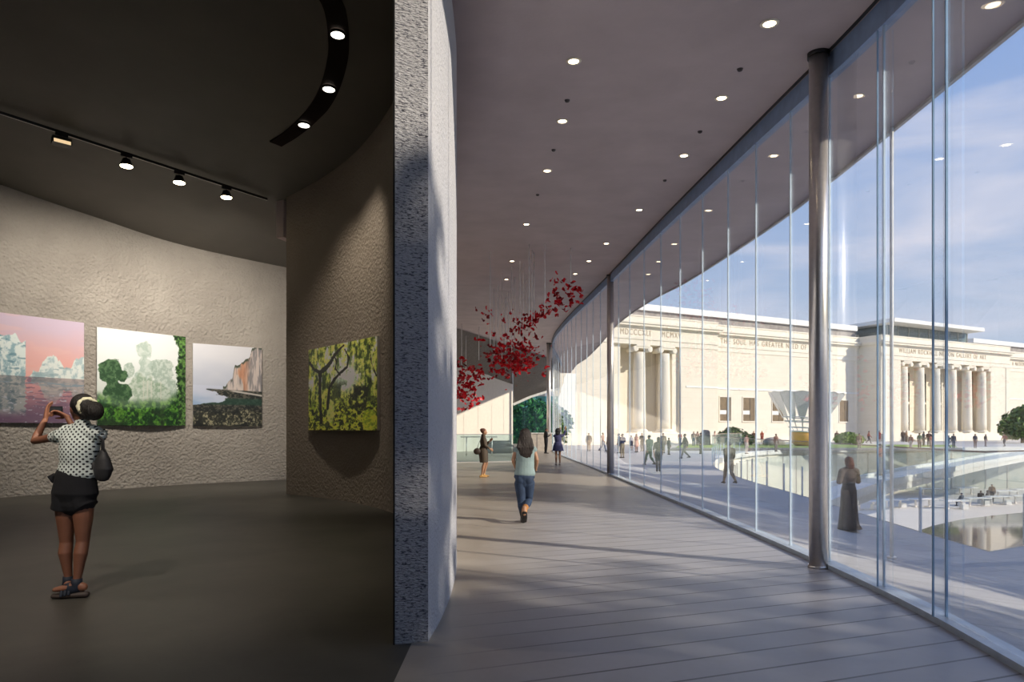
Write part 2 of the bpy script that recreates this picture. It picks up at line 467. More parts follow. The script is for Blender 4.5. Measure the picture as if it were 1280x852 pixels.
# ================================================================== GLASS FACADE
joints_px = [1183,1105,1037,988,945,910,878,850,826,805,787]
J = []
for px in joints_px:
    k = (px-640)/F
    for a, b in zip(GC, GC[1:]):
        fa, fb = a.x-k*a.y, b.x-k*b.y
        if fa >= 0 > fb and a.y > 2:
            J.append(a.lerp(b, fa/(fa-fb))); break
pts = []
y = J[0].y
near = [Vector((curve_x(v), v, 0)) for v in (-6.3, -4.9, -3.5, -2.1, -.8, .6, 1.9, 2.85, 3.75)]
far = []
acc = 0.0; last = J[-1]
dense = cr([(p.x, p.y, 0) for p in GC], 6)
for p in dense:
    if p.y > J[-1].y:
        if (p-last).length >= 1.55: far.append(p.copy()); last = p.copy()
PN = near + J + far
wn = 0
for i, (a, b) in enumerate(zip(PN, PN[1:])):
    wn += 1
    t = (b-a).normalized(); nrm = Vector((t.y, -t.x, 0))
    zt = 6.9 if b.y < 5.2 else min(ceil_z(a.y), ceil_z(b.y))+.01
    w = empty('window_%d' % wn, (a.x, a.y, 0)); struct(w)
    bm = BM(); o = a*0
    e = b-a
    g0, g1 = e*.004, e*.996
    q = [bm.verts.new(p + s*nrm*.009 + Vector((0, 0, z))) for s in (-1, 1) for z, p in ((.05, g0), (.05, g1), (zt-.02, g1), (zt-.02, g0))]
    for f in ((0,1,2,3),(7,6,5,4),(0,4,5,1),(1,5,6,2),(2,6,7,3),(3,7,4,0)): bm.faces.new([q[k] for k in f])
    mobj('pane', bm, M_glass, w)
    # fin at the joint, standing outwards
    fd = .07 if a.y < 5.3 else .03
    nrm = -nrm
    bm = BM(); bar(bm, nrm*.0+Vector((0,0,.05)), nrm*.0+Vector((0,0,zt-.02)), .016 if a.y < 6.5 else .02, .016, up=nrm)
    mobj('joint', bm, M_edge if a.y > 5.3 else M_edge2, w)
    if 4 < a.y < 6.2:
        bm = BM(); bar(bm, nrm*(.02+fd/2)+Vector((0,0,.05)), nrm*(.02+fd/2)+Vector((0,0,zt-.3)), .016, fd, up=nrm)
        f = mobj('fin', bm, M_fin, w)
        bm = BM(); bar(bm, nrm*(.02+fd+.008)+Vector((0,0,.05)), nrm*(.02+fd+.008)+Vector((0,0,zt-.3)), .012, .012, up=nrm)
        mobj('fin_edge', bm, M_edge2, f)
# sill rail and header channel
bm = BM()
for a, b in zip(GC, GC[1:]):
    bar(bm, a+Vector((0,0,.02)), b+Vector((0,0,.02)), .17, .06)
struct(mobj('trim_3', bm, M_sill))
bm = BM()
for a, b in zip(GC, GC[1:]):
    if a.y < 5.3: continue
    za, zb = ceil_z(a.y), ceil_z(b.y)
    bar(bm, Vector((a.x+.03, a.y, za-.10)), Vector((b.x+.03, b.y, zb-.10)), .10, .28)
struct(mobj('trim_4', bm, M_header))
bm = BM()
for a, b in zip(GC, GC[1:]):
    if a.y < 5.3: continue
    za, zb = ceil_z(a.y), ceil_z(b.y)
    bar(bm, Vector((a.x-.06, a.y, za-.005)), Vector((b.x-.06, b.y, zb-.005)), .03, .02)
struct(mobj('trim_5', bm, M_black))
# soffit edge fascia
bm = BM()
for a, b in zip(EC, EC[1:]):
    if a.x < 5.3 or a.x > 66: continue
    bar(bm, Vector((a.y+.02, a.x, ceil_z(a.x)+.17)), Vector((b.y+.02, b.x, ceil_z(b.x)+.17)), .05, .42)
struct(mobj('trim_6', bm, plain('roof_edge_fascia', (.5,.49,.47), .5)))

# ================================================================== COLUMNS
def steel_column(px, py, r, label):
    p = G(px, py)
    o = empty('steel_column', p)
    zt = ceil_z(p.y)
    bm = BM(); cyl(bm, 0, 0, .02, zt+.01, r, n=40); mobj('shaft', bm, M_steel, o)
    bm = BM(); cyl(bm, 0, 0, 0, .03, r*1.12, r*1.10, n=40); mobj('base_ring', bm, M_steel, o)
    bm = BM(); cyl(bm, 0, 0, zt-.05, zt+.01, r*1.18, n=40); mobj('collar', bm, M_black, o)
    tag(o, label, 'column', 'steel columns along the glass wall')
steel_column(1023, 709, .094, 'thick brushed steel column standing just inside the glass wall, tallest of the three')
steel_column(763, 593, .11, 'slim steel column beside the glass wall, middle one of the three')
steel_column(686, 562, .15, 'distant pale steel column at the far end of the lobby')
o = empty('reflection_post', (5.34, 9.0, -.33))  # post added to stand in for the column's reflection in the glass
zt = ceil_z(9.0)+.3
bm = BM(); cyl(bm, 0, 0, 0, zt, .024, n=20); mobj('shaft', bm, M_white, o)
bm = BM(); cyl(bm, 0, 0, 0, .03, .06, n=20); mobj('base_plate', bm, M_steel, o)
tag(o, 'slender white post standing in for the column reflection, rising to the roof edge', 'post')

# ================================================================== DOWNLIGHTS (lobby ceiling)
E_down = emis('downlight_glow', (1, .80, .52), 9)
M_ring = plain('downlight_ring', (.75, .68, .55), .35)
def ceil_slope(y): return math.atan2(ceil_z(y+.2)-ceil_z(y-.2), .4)
def downlight(px, py, r=.075, label='', first=[None]):
    p = on_ceiling(px, py)
    if first[0] is None:
        o = empty('ceiling_downlight', p); first[0] = o
        bm = BM()
        lathe(bm, [(.055, -.004), (.085, -.006), (.088, .006), (.05, .006)], n=28, cap=False); mobj('ring', bm, M_ring, o)
        bm = BM(); cyl(bm, 0, 0, -.006, .004, .056, n=24); mobj('lens', bm, E_down, o)
    else: o = copy_tree(first[0])
    o.location = p + Vector((0, 0, -.004)); o.rotation_euler = (ceil_slope(p.y), 0, 0)
    s = r/.085; o.scale = (s, s, 1)
    tag(o, label, 'ceiling light', 'round downlights in the lobby ceiling')
for px, py, s, lab in [(717,76,1,'round recessed downlight nearest the pier, glowing warm, in the inner row'),
    (703,151,1,'round warm downlight, second of the inner row going away from the pier'),
    (684,213,1,'round warm downlight, third of the inner row going away'),
    (658,280,1,'round warm downlight, fourth of the inner row, left of the long hanging wires'),
    (640,326,1,'round warm downlight, fifth of the inner row, among the hanging wires'),
    (633,349,1,'tiny round downlight, sixth of the inner row, behind the hanging wires'),
    (962,29,1.05,'brightest round downlight of the outer row, above the thick steel column'),
    (902,122,1,'round yellowish downlight, second of the outer row beside the glass'),
    (855,194,1,'round yellowish downlight, third of the outer row beside the glass'),
    (799,262,1,'round yellowish downlight, fourth of the outer row beside the glass'),
    (758,304,1,'small round downlight, fifth of the outer row, just above the slim steel column'),
    (736,326,1,'tiny round downlight, sixth of the outer row, left of the slim steel column'),
    (719,342,1,'tiny round downlight, last of the outer row, above the red petals')]:
    downlight(px, py, .085*s, lab)
M_det = plain('sensor_dark', (.05, .04, .04), .5)
det = None
for px, py, lab in [(925,86,'small dark sensor in the ceiling between the two nearest outer downlights'),
    (709,125,'small dark sensor in the ceiling between the two nearest inner downlights'),
    (875,164,'small dark sensor between the second and third outer downlights'),
    (692,187,'small dark sensor between the second and third inner downlights'),
    (831,225,'small dark sensor between the third and fourth outer downlights'),
    (672,243,'small dark sensor between the third and fourth inner downlights')]:
    p = on_ceiling(px, py)
    bm = BM(); lathe(bm, [(.008,-.03),(.026,-.022),(.034,-.004),(.036,.004)], n=16)
    o = mobj('ceiling_sensor', bm, M_det); o.location = p; tag(o, lab, 'sensor', 'small ceiling sensors in the lobby')

# ================================================================== GALLERY CEILING SLOT AND TRACK
E_slot = emis('slot_lamp_glow', (1, .93, .80), 6)
slot = empty('ceiling_slot', on_gal(418, 60))
sp = cr([on_gal(*q, drop=.01) for q in [(398,-34),(409,-8),(419,15),(423,44),(422,75),(412,111),(398,136),(380,156),(362,171),(346,181)]], 6)
bm = BM()
for z, wd, mi in ((.0, .36, 0),):
    L = []
    for i, p in enumerate(sp):
        t = (sp[min(i+1, len(sp)-1)]-sp[max(i-1, 0)]).normalized(); s = Vector((-t.y, t.x, 0)).normalized()*.155
        L.append([bm.verts.new(p+s-slot.location), bm.verts.new(p-s-slot.location), bm.verts.new(p-s-slot.location+Vector((0,0,.08))), bm.verts.new(p+s-slot.location+Vector((0,0,.08)))])
    for a, b in zip(L, L[1:]):
        for k in range(4): bm.faces.new((a[k], a[(k+1)%4], b[(k+1)%4], b[k]))
    bm.faces.new(L[0]); bm.faces.new(L[-1][::-1])
mobj('channel', bm, plain('slot_black', (.016, .008, .006), .8, var=.1, spec=.1), slot)
tag(slot, 'curved black light slot recessed in the dark gallery ceiling', 'light slot')
for (px, py, lab) in [(422,43,'round white lamp in the curved ceiling slot, nearest of three'), (411,111,'round white lamp at the middle of the curved ceiling slot'), (380,156,'round white lamp near the tapering end of the curved ceiling slot')]:
    p = on_gal(px, py, .03)
    o = empty('slot_lamp', p)
    bm = BM(); cyl(bm, 0, 0, -.012, .012, .098, n=28); mobj('lens', bm, E_slot, o)
    bm = BM(); lathe(bm, [(.10,-.016),(.122,-.016),(.122,.016),(.10,.016)], n=28, cap=False); mobj('bezel', bm, M_black, o)
    tag(o, lab, 'lamp', 'lamps in the curved slot')

E_spot = emis('track_lamp_glow', (1, .83, .55), 16)
a, b = on_gal(-30, 131, .10), on_gal(334, 249, .10)
bm = BM(); bar(bm, a, b, .05, .045)
tr = mobj('lighting_track', bm, M_black)
bm = BM(); bar(bm, a+Vector((0,0,-.026)), b+Vector((0,0,-.026)), .012, .006); mobj('contact_strip', bm, M_steel, tr)
tag(tr, 'long straight black lighting track under the gallery ceiling', 'lighting track')
tdir = (b-a).normalized(); tang = math.atan2(tdir.y, tdir.x)
def on_track(px):
    k = (px-640)/F; fa, fb = a.x-k*a.y, b.x-k*b.y
    return a.lerp(b, fa/(fa-fb))
spots = [(77,'boxy black track lamp with dim amber front above the iceberg picture',0), (158,'black track spotlight with warm lit face, second from the picture gallery corner of the track',1),
         (224,'black track spotlight with orange-rimmed face, third along the track',1), (283,'brightest track spotlight at the track end near the curved wall',1)]
spots[1] = (158, 'black track spotlight shining above the misty forest picture', 1)
spots[2] = (224, 'black track spotlight with orange-rimmed face above the gap between forest and cliff pictures', 1)
spot_targets = [left_wall_at(40), left_wall_at(150), left_wall_at(218), left_wall_at(285)]
for i, (px, lab, round_) in enumerate(spots):
    p = on_track(px)
    o = empty('track_spotlight', p, tang)
    bm = BM(); box(bm, -.10, .10, -.022, .022, -.075, -.02); mobj('adapter', bm, M_black, o)
    bm = BM(); cyl(bm, 0, 0, -.13, -.06, .012, n=12); mobj('stem', bm, M_black, o)
    if round_:
        h = empty('lamp_head', (0, 0, -.2), 0, o); h.rotation_euler = (math.radians(-4), 0, 0)
        bm = BM(); lathe(bm, [(.03,.10),(.07,.09),(.085,.04),(.125,-.05),(.12,-.055),(.09,-.03)], n=28)
        mobj('shade', bm, M_black, h)
        bm = BM(); lathe(bm, [(.0005,-.062),(.06,-.06),(.108,-.052),(.11,-.048)], n=28); mobj('lens', bm, E_spot, h)
    else:
        bm = BM(); box(bm, -.15, .15, -.09, .09, -.23, -.11); h = mobj('lamp_head', bm, M_black, o)
        bm = BM(); box(bm, -.13, .13, -.098, -.09, -.225, -.165); mobj('lens', bm, emis('dim_amber_lens', (1,.72,.4), .9), h)
    tag(o, lab, 'spotlight', 'spotlights on the gallery track')
    ld = bpy.data.lights.new('spot_beam', 'SPOT'); ld.energy = (380, 440, 460, 560)[i]; ld.color = (1, .91, .79)
    ld.spot_size = math.radians(105); ld.spot_blend = .9; ld.shadow_soft_size = .12
    lo_ = bpy.data.objects.new('track_spot_beam', ld); COL.objects.link(lo_)
    lo_.location = p + Vector((0, 0, -.34))
    tg = Vector((spot_targets[i].x, spot_targets[i].y, 2.9))
    lo_.rotation_euler = (tg-lo_.location).to_track_quat('-Z', 'Y').to_euler()
    lo_['kind'] = 'helper'

# ================================================================== PICTURES
def vnoise(x, y, seed=0):
    xi, yi = np.floor(x).astype(np.int64), np.floor(y).astype(np.int64); xf, yf = x-xi, y-yi
    def h(i, j):
        n = (i*374761393 + j*668265263 + seed*1274126177) & 0xffffffff
        n = ((n ^ (n >> 13))*1274126177) & 0xffffffff
        return ((n ^ (n >> 16)) & 0xffff)/65535.0
    u, v = xf*xf*(3-2*xf), yf*yf*(3-2*yf)
    return (h(xi,yi)*(1-u)+h(xi+1,yi)*u)*(1-v) + (h(xi,yi+1)*(1-u)+h(xi+1,yi+1)*u)*v
def fbm(x, y, o=5, seed=0, g=.5):
    s, a, t = 0, 1, 0
    for k in range(o):
        s = s + a*vnoise(x*2**k, y*2**k, seed+k*17); t += a; a *= g
    return s/t
def sst(a, b, x): 
    t = np.clip((x-a)/(b-a), 0, 1); return t*t*(3-2*t)
def mx(c, d, m): return c*(1-m[..., None]) + d*m[..., None]
def col3(u, r, g, b): return np.ones(u.shape+(3,))*np.array([r, g, b])/255
def blob(u, v, cx, cy, rx, ry, seed, rough=.35, sc=9):
    d = np.sqrt(((u-cx)/rx)**2 + ((v-cy)/ry)**2)
    return sst(1.06, .94, d + (fbm(u*sc, v*sc, 4, seed)-.5)*rough*2)
def iceberg(u, v):
    n = fbm(u*5, v*9, 4, 3)
    c = mx(col3(u,236,178,170), col3(u,205,186,206), sst(.5, 1, v+(n-.5)*.12))
    c = mx(c, col3(u,232,190,186), sst(.55,.7,fbm(u*3,v*16,3,8))*.35)
    hz = .435
    below = v < hz
    vv = np.where(below, hz+(hz-v)*.85, v)
    uw = u + np.where(below, (fbm(u*8, v*60, 3, 5)-.5)*.05, 0)
    ridge = .435 + .37*sst(.475,.455,uw)*(.80+.16*sst(.46,.36,uw)+.14*vnoise(uw*22,uw*0,2)) 
    r2 = np.interp(uw, [0,.50,.53,.575,.60,.65,.70,.76,.81,.87,.91,.96,1.0], [.44,.44,.51,.52,.58,.63,.645,.61,.555,.57,.62,.64,.66])
    r2 = r2 + (fbm(uw*22, uw*0, 4, 6, .65)-.5)*.09
    m1 = sst(.0, .012, ridge+(fbm(uw*14, uw*0+3, 4, 4)-.5)*.05 - vv)*(uw < .455)
    m2 = sst(.0, .012, r2-vv)*(uw > .48)
    tex = fbm(uw*26, vv*18, 5, 9, .6); tex2 = fbm(uw*9, vv*30, 4, 12)
    ice = mx(col3(u,150,182,192), col3(u,226,236,234), sst(.36,.56,tex))
    ice = mx(ice, col3(u,92,134,150), sst(.60,.70,tex2)*.7)
    ice2 = mx(ice, col3(u,236,236,228), np.ones_like(u)*.35)
    w = mx(col3(u,206,150,150), col3(u,112,88,112), sst(.40,.02,v))
    w = mx(w, col3(u,120,96,116), sst(.55,.62,fbm(u*10,v*70,4,20))*.8)
    c = np.where(below[...,None], w, c)
    dim = np.where(below, .72, 1.0)[..., None]
    c = mx(c, ice*dim, m1*np.where(below, .85*sst(.03,.14,v), 1)); c = mx(c, ice2*dim, m2*np.where(below, .75*sst(.14,.3,v), 1))
    band = sst(.03,.0,np.abs(v-(hz-.05-.02*(u))))*sst(.45,.6,fbm(u*12,v*80,3,31))
    c = mx(c, col3(u,130,148,160), band)
    fl = sst(.70,.74,fbm(u*22,v*66,3,44))*(v < .34); c = mx(c, col3(u,186,186,200), fl*.8)
    return c
def forest(u, v):
    n = fbm(u*4, v*4, 4, 2)
    c = mx(col3(u,214,222,214), col3(u,236,240,240), sst(.2, .8, v))
    leaf = fbm(u*34, v*34, 4, 7, .65)
    def treeb(c, parts, colr, colr2, a, seed):
        m = np.zeros_like(u)
        for (cx, cy, rx, ry) in parts: m = np.maximum(m, blob(u, v, cx, cy, rx, ry, seed, .5, 13))
        return mx(c, mx(np.ones(u.shape+(3,))*np.array(colr)/255, np.ones(u.shape+(3,))*np.array(colr2)/255, sst(.35,.65,leaf)), m*a)
    c = treeb(c, [(.52,.80,.09,.09),(.50,.68,.07,.06),(.54,.6,.09,.1),(.47,.5,.10,.10)], (170,190,178), (205,216,208), .85, 3)
    c = treeb(c, [(.72,.58,.14,.13),(.74,.42,.14,.14),(.34,.58,.06,.08)], (150,172,158), (196,208,198), .8, 5)
    c = treeb(c, [(.5,.38,.14,.16),(.62,.33,.2,.12)], (140,165,140), (190,202,188), .75, 6)
    for x0, w0 in ((.545,.006),(.59,.005),(.50,.004),(.70,.004)):
        c = mx(c, col3(u,205,208,196), sst(w0*2, w0, np.abs(u-x0))*(v < .48)*(v > .2)*.8)
    c = treeb(c, [(.14,.56,.125,.12),(.25,.51,.08,.08),(.17,.44,.08,.10),(.21,.37,.14,.09),(.31,.34,.08,.07),(.19,.26,.08,.2),(.27,.22,.05,.14)], (34,70,40), (78,114,74), .97, 9)
    gl = .17 + .09*fbm(u*7, u*0, 4, 11) + .12*sst(.72,1,u) + .05*sst(.25,0,u)
    und = mx(col3(u,14,52,18), col3(u,86,140,46), sst(.40,.66,fbm(u*24,v*24,5,13,.68)))
    und = mx(und, col3(u,22,44,24), sst(.55,.7,fbm(u*7,v*7,3,15))*.8)
    c = mx(c, und*.6+col3(u,170,190,168)*.4, sst(0,.09,gl+.10-v))
    c = mx(c, und, sst(0,.05,gl-v+.02*(leaf-.5)))
    vine = mx(col3(u,14,44,16), col3(u,96,138,66), sst(.40,.66,leaf))
    m = sst(0,.02,u-(.885+.04*(fbm(v*8,v*0,3,17)-.5)*2+.05*sst(.8,.9,v)*0-.05*sst(.85,1,v)+.06*(leaf-.5)))
    c = mx(c, vine, m); w_ = np.clip(np.maximum(m, sst(.05,-.02,v-gl)), 0, 1)[...,None]
    return c*(1-w_) + c*w_*(.66+.68*fbm(u*60,v*60,3,78))[...,None]
def coast(u, v):
    c = mx(col3(u,190,196,212), col3(u,222,222,228), sst(.45,1,v+(fbm(u*3,v*7,3,2)-.5)*.2))
    c = mx(c, col3(u,206,212,222), sst(.5,.49,v))
    sea = mx(col3(u,120,156,196), col3(u,196,202,220), sst(.1,.5,v+.25*u+(fbm(u*6,v*26,4,4)-.5)*.12))
    c = mx(c, sea, sst(.502,.494,v))
    rdg = .50 + .09*sst(.44,.55,u)+.18*sst(.55,.60,u)+.10*sst(.63,.80,u)+.14*sst(.80,.86,u) + (fbm(u*14,u*0,4,5)-.5)*.06
    st = fbm(u*30, v*5, 4, 8, .6)
    cl = mx(col3(u,132,128,130), col3(u,206,192,184), sst(.35,.62,st))
    cl = mx(cl, col3(u,196,130,92), sst(.56,.66,u)*sst(.86,.70,u)*sst(.4,.65,fbm(u*12,v*6,3,9))*.75)
    cl = mx(cl, col3(u,70,80,66), sst(.05,.02,rdg-v)*sst(.42,.5,fbm(u*20,v*20,3,10)))
    c = mx(c, cl, sst(0,.008,rdg-v)*(v > .44)*(u > .42))
    shl = .47 - .02*u
    k = sst(0,.02,shl-v)*sst(0,.03,u-(.24+1.55*(.47-v)*sst(.47,.36,v)-1.0*sst(.33,.2,v)*.9+(fbm(u*10,v*22,4,12)-.5)*.3))
    rock = mx(col3(u,26,32,30), col3(u,92,88,78), sst(.42,.66,fbm(u*30,v*46,4,14,.65)))
    rock = mx(rock, col3(u,34,72,58), sst(.25,.28,v)*sst(.36,.33,v)*.7)
    c = mx(c, rock, k)
    c = mx(c, col3(u,206,198,190), sst(.016,.006,np.abs(v-(.445-.055*(u-.5)/.5)))*sst(.5,.6,u)*.9)
    peb = mx(col3(u,38,40,34), col3(u,156,150,122), sst(.42,.70,fbm(u*32,v*34,4,18,.7)))
    peb = mx(peb, col3(u,20,24,22), sst(.58,.66,fbm(u*8,v*10,3,19)))
    return mx(c, peb, sst(0,.02,.17+.05*u+(fbm(u*16,u*0,3,21)-.5)*.07-v))
def jungle(u, v):
    leaf = fbm(u*26, v*22, 5, 3, .72); lf2 = fbm(u*11, v*9, 4, 5)
    hang = fbm(u*34, v*7, 4, 8, .6)
    c = mx(col3(u,52,70,24), col3(u,226,240,104), sst(.40,.62,leaf*.5+hang*.5))
    c = mx(c, col3(u,244,252,220), sst(.54,.64,fbm(u*16,v*5,4,9))*sst(.4,.6,v)*sst(.66,.42,leaf))
    g = np.exp(-(((u-.58)/.13)**2+((v-.60)/.12)**2)); c = mx(c, col3(u,222,240,222), np.clip(g*2.2,0,1)*sst(.20,.42,leaf))
    dk = sst(.46,.54,lf2)*sst(.62,.50,v)*sst(.05,.3,u); c = mx(c, col3(u,30,40,20), dk*.75)
    c = mx(c, mx(col3(u,24,34,12), col3(u,226,244,76), sst(.42,.58,fbm(u*30,v*30,4,15,.7))), sst(.42,.2,v)*.8)
    m = blob(u, v, .76, .36, .15, .13, 21, .5, 9); c = mx(c, col3(u,22,26,18), m*.85*sst(.62,.45,leaf))
    m = blob(u, v, .92, .12, .1, .12, 23, .5, 9); c = mx(c, col3(u,196,220,50), m*.6)
    m = blob(u, v, .36, .22, .06, .13, 25, .4, 9); c = mx(c, col3(u,206,222,120), m*.8)
    def limb(c, pts, w):
        for (x0,y0,a0),(x1,y1,a1) in zip(pts, pts[1:]):
            dx, dy = x1-x0, y1-y0; t = np.clip(((u-x0)*dx+(v-y0)*dy)/(dx*dx+dy*dy), 0, 1)
            d = np.sqrt((u-x0-t*dx)**2+(v-y0-t*dy)**2) + (vnoise(u*30, v*30, 3)-.5)*.012
            c = mx(c, col3(u,18,20,12), sst(1.15,.85,d/(a0+(a1-a0)*t)))
        return c
    c = limb(c, [(.55,.97,.010),(.42,.88,.020),(.36,.80,.026),(.28,.74,.03),(.19,.70,.028),(.19,.45,.022),(.21,.10,.025)], 1)
    c = limb(c, [(.02,.84,.012),(.10,.74,.016),(.19,.70,.025)], 1)
    c = limb(c, [(.31,.26,.022),(.34,.50,.018),(.42,.60,.016),(.50,.66,.016),(.60,.72,.013),(.63,.82,.011),(.57,.92,.007)], 1)
    c = limb(c, [(.50,.64,.014),(.43,.72,.011),(.45,.80,.009),(.41,.88,.006)], 1)
    c = np.clip(c*(.95+.72*fbm(u*60,v*60,3,77))[...,None], 0, 1)
    c = limb(c, [(.90,.95,.005),(.93,.72,.006),(.99,.58,.006)], 1)
    return c
def picture(name, A, B, ztop, zbot, fn, label, wall_n, nx=230, ny=250, lift=.035):
    """canvas on the wall between wall points A and B; wall_n points into the room"""
    A, B = A.copy(), B.copy()
    w = (B-A).length; h = ztop-zbot
    ang = math.atan2(B.y-A.y, B.x-A.x)
    o = empty(name, (A.x+wall_n.x*lift, A.y+wall_n.y*lift, zbot), ang)
    bm = BM(); box(bm, 0, w, -.022, .03, 0, h); mobj('stretcher', bm, plain('canvas_edge_white', (.6,.58,.55), .8), o)
    uu, vv = np.meshgrid(np.linspace(0, 1, nx), np.linspace(0, 1, ny))
    rgb = np.clip(fn(uu, vv), 0, 1); lin_ = np.where(rgb <= .04045, rgb/12.92, ((rgb+.055)/1.055)**2.4)
    co = np.stack([uu*w, np.full_like(uu, -.026), vv*h], -1).reshape(-1, 3)
    idx = np.arange(nx*ny).reshape(ny, nx)
    q = np.stack([idx[:-1,:-1], idx[:-1,1:], idx[1:,1:], idx[1:,:-1]], -1).reshape(-1, 4)
    me = bpy.data.meshes.new('print'); me.from_pydata(co.tolist(), [], q.tolist())
    ca = me.color_attributes.new('print_colour', 'FLOAT_COLOR', 'POINT')
    ca.data.foreach_set('color', np.concatenate([lin_.reshape(-1,3), np.ones((nx*ny,1))], 1).ravel())
    if 'print_mat' not in MATS:
        t = NT('printed_canvas'); a_ = t.n('Attribute', attribute_name='print_colour').outputs[0]
        b_ = t.bsdf(Base_Color=a_, Roughness=.55); MATS['print_mat'] = t.m
    me.materials.append(MATS['print_mat']); me.update()
    link(bpy.data.objects.new('print', me), o)
    return tag(o, label, 'picture', 'large landscape pictures in the gallery')
def wn_(A, B): 
    t = (B-A).normalized(); return Vector((t.y, -t.x, 0))
a_, b_ = left_wall_at(-38) or LW[35], left_wall_at(103.5)
picture('wall_picture', a_, b_, 3.99, 1.62, iceberg, 'large unframed picture of pale icebergs under a pink sky', wn_(a_, b_), 260, 230)
a_, b_ = left_wall_at(120), left_wall_at(230.5)
picture('wall_picture', a_, b_, 3.93, 1.57, forest, 'unframed picture of green trees in white mist', wn_(a_, b_))
a_, b_ = left_wall_at(240.5), left_wall_at(326.5)
picture('wall_picture', a_, b_, 3.78, 1.56, coast, 'unframed picture of a rocky shore below tall pale cliffs', wn_(a_, b_))
a_, b_ = inner_at(389), inner_at(475)
picture('wall_picture', a_, b_, 3.21, 1.46, jungle, 'bright yellow-green jungle picture alone on the curved wall', wn_(a_, b_), lift=.035)

# ================================================================== HANGING SCULPTURE
M_red = [plain('petal_red', (.95,.016,.035), .45, var=.3), plain('petal_crimson', (.80,.014,.028), .45, var=.3), plain('petal_deep_red', (.42,.010,.018), .5, var=.3)]
M_wire = plain('hanging_wire_pale', (.90,.86,.84), .5)
def petal_mesh(k):
    bm = BM(); r = random.Random(k)
    for s in (-1, 1):
        f = .35+.5*r.random()
        pr = [(0,-.06),(.04,-.075),(.10,-.05),(.135,.01),(.10,.035),(.12,.075),(.07,.10),(.02,.06),(0,.03)]
        vs = [bm.verts.new((s*x*math.cos(f), y*(.8+.4*r.random()), x*math.sin(f)+.02*math.sin(y*30))) for x, y in pr]
        bm.faces.new(vs)
    bmesh.ops.solidify(bm, geom=list(bm.faces), thickness=.006)
    me = bpy.data.meshes.new('petal'); bmesh.ops.triangulate(bm, faces=[f for f in bm.faces if len(f.verts) > 4]); bm.to_mesh(me); bm.free()
    me.materials.append(M_red[k % 3]); return me
PM = [petal_mesh(k) for k in range(9)]
def sculpture(loc, pieces, wires, label):
    root = empty('hanging_sculpture', loc)
    tag(root, label, 'hanging sculpture')
    far_bm = BM()
    for i, (px, py, d, s) in enumerate(pieces):
        p = U(px, py, d) - Vector(loc)
        rot = (R.uniform(-1.2, 1.2), R.uniform(-1.0, 1.0), R.uniform(0, 6.28))
        if i < 99:
            o = bpy.data.objects.new('petal', PM[R.choice((0,0,3,1,4,6,7,2,5,8))]); link(o, root)
            o.location = p; o.rotation_euler = rot; o.scale = (s,)*3
        else:
            k = R.randrange(9)
            from mathutils import Euler
            M = Matrix.Translation(p) @ Euler(rot).to_matrix().to_4x4() @ Matrix.Scale(s, 4)
            n0 = len(far_bm.verts); far_bm.from_mesh(PM[k]); far_bm.verts.ensure_lookup_table()
            for v in far_bm.verts[n0:]: v.co = M @ v.co
            far_bm.faces.ensure_lookup_table()
            for f in far_bm.faces[-len(PM[k].polygons):]: f.material_index = k % 3
    if len(far_bm.verts):
        o = mobj('petal_cloud', far_bm, M_red, root); o['kind'] = 'stuff'
    else: far_bm.free()
    for (px, pyt, pyb) in wires:
        t = on_ceiling(px, pyt); zb = EYE + (HOR-pyb)/F*t.y
        bm = BM(); tt = t-Vector(loc); bm_r = .0125 if t.y < 25 else .017
        cyl(bm, tt.x, tt.y, zb-loc[2], tt.z, bm_r, n=6)
        mobj('hanging_wire', bm, M_wire, root)
        bm = BM()
pieces = []
def cl(n, cx, cy, sx, sy, d0, d1, corr=0.0, s0=.85, s1=1.5):
    for _ in range(n):
        gx, gy = R.gauss(0, 1), R.gauss(0, 1)
        gx = max(-2.2, min(2.2, gx)); gy = max(-2.1, min(2.1, gy))
        d = d0+(d1-d0)*R.random()
        pieces.append((cx+gx*sx, cy+gy*sy+gx*corr, d, R.uniform(s0, s1)*d/19*.56))
cl(90, 641, 443, 14, 13, 18.5, 22.5); cl(60, 640, 452, 15, 7, 19, 22); cl(44, 648, 430, 16, 14, 18, 22); cl(26, 628, 461, 15, 5, 19, 22); cl(20, 631, 430, 14, 15, 19, 22)
cl(60, 668, 398, 13, 4.5, 18, 20, -6); cl(20, 652, 408, 8, 4, 18, 20)
cl(50, 703, 374, 12, 8, 17, 19, -3); cl(12, 703, 352, 8, 6, 17, 19, 0); cl(8, 723, 371, 5, 8, 17, 18.5)
cl(8, 606, 396, 8, 5, 20, 22); cl(10, 612, 440, 9, 12, 20, 22); cl(20, 606, 466, 10, 5, 20, 22); cl(6, 640, 392, 10, 8, 19, 21, 0, .5, .8)
cl(30, 650, 455, 16, 8, 19, 21); cl(60, 645, 445, 20, 20, 18, 22, 0, .35, .6)
R.shuffle(pieces); pieces.sort(key=lambda q: -q[3]/q[2]*20)
wires = [(612.7,314,432),(617.7,361,455),(622.5,356,440),(627.6,339,450),(635.5,364,430),(639.7,333,440),(643.6,346,425),(650,326,420),
         (654,329,430),(661.4,305,395),(664.8,313,400),(667.6,316,398),(681,305,392),(713.5,310,352),(598.6,408,450),(632,372,440),(658,350,420)]
sculpture((0, 20, ceil_z(20)), pieces, wires, 'large drifting cloud of red petals hung on thin wires over the walking woman')
pieces = []
cl(105, 577, 485, 10, 13, 16, 18); cl(22, 590, 490, 6, 8, 16, 18); cl(6, 578, 452, 8, 3, 16, 18)
pieces.sort(key=lambda q: -q[3])
wires = [(582.5,414,470),(577,405,465),(586.5,424,470)]
sculpture((-1.3, 17, ceil_z(17)), pieces, wires, 'smaller red petal cluster half hidden beside the bright pier')

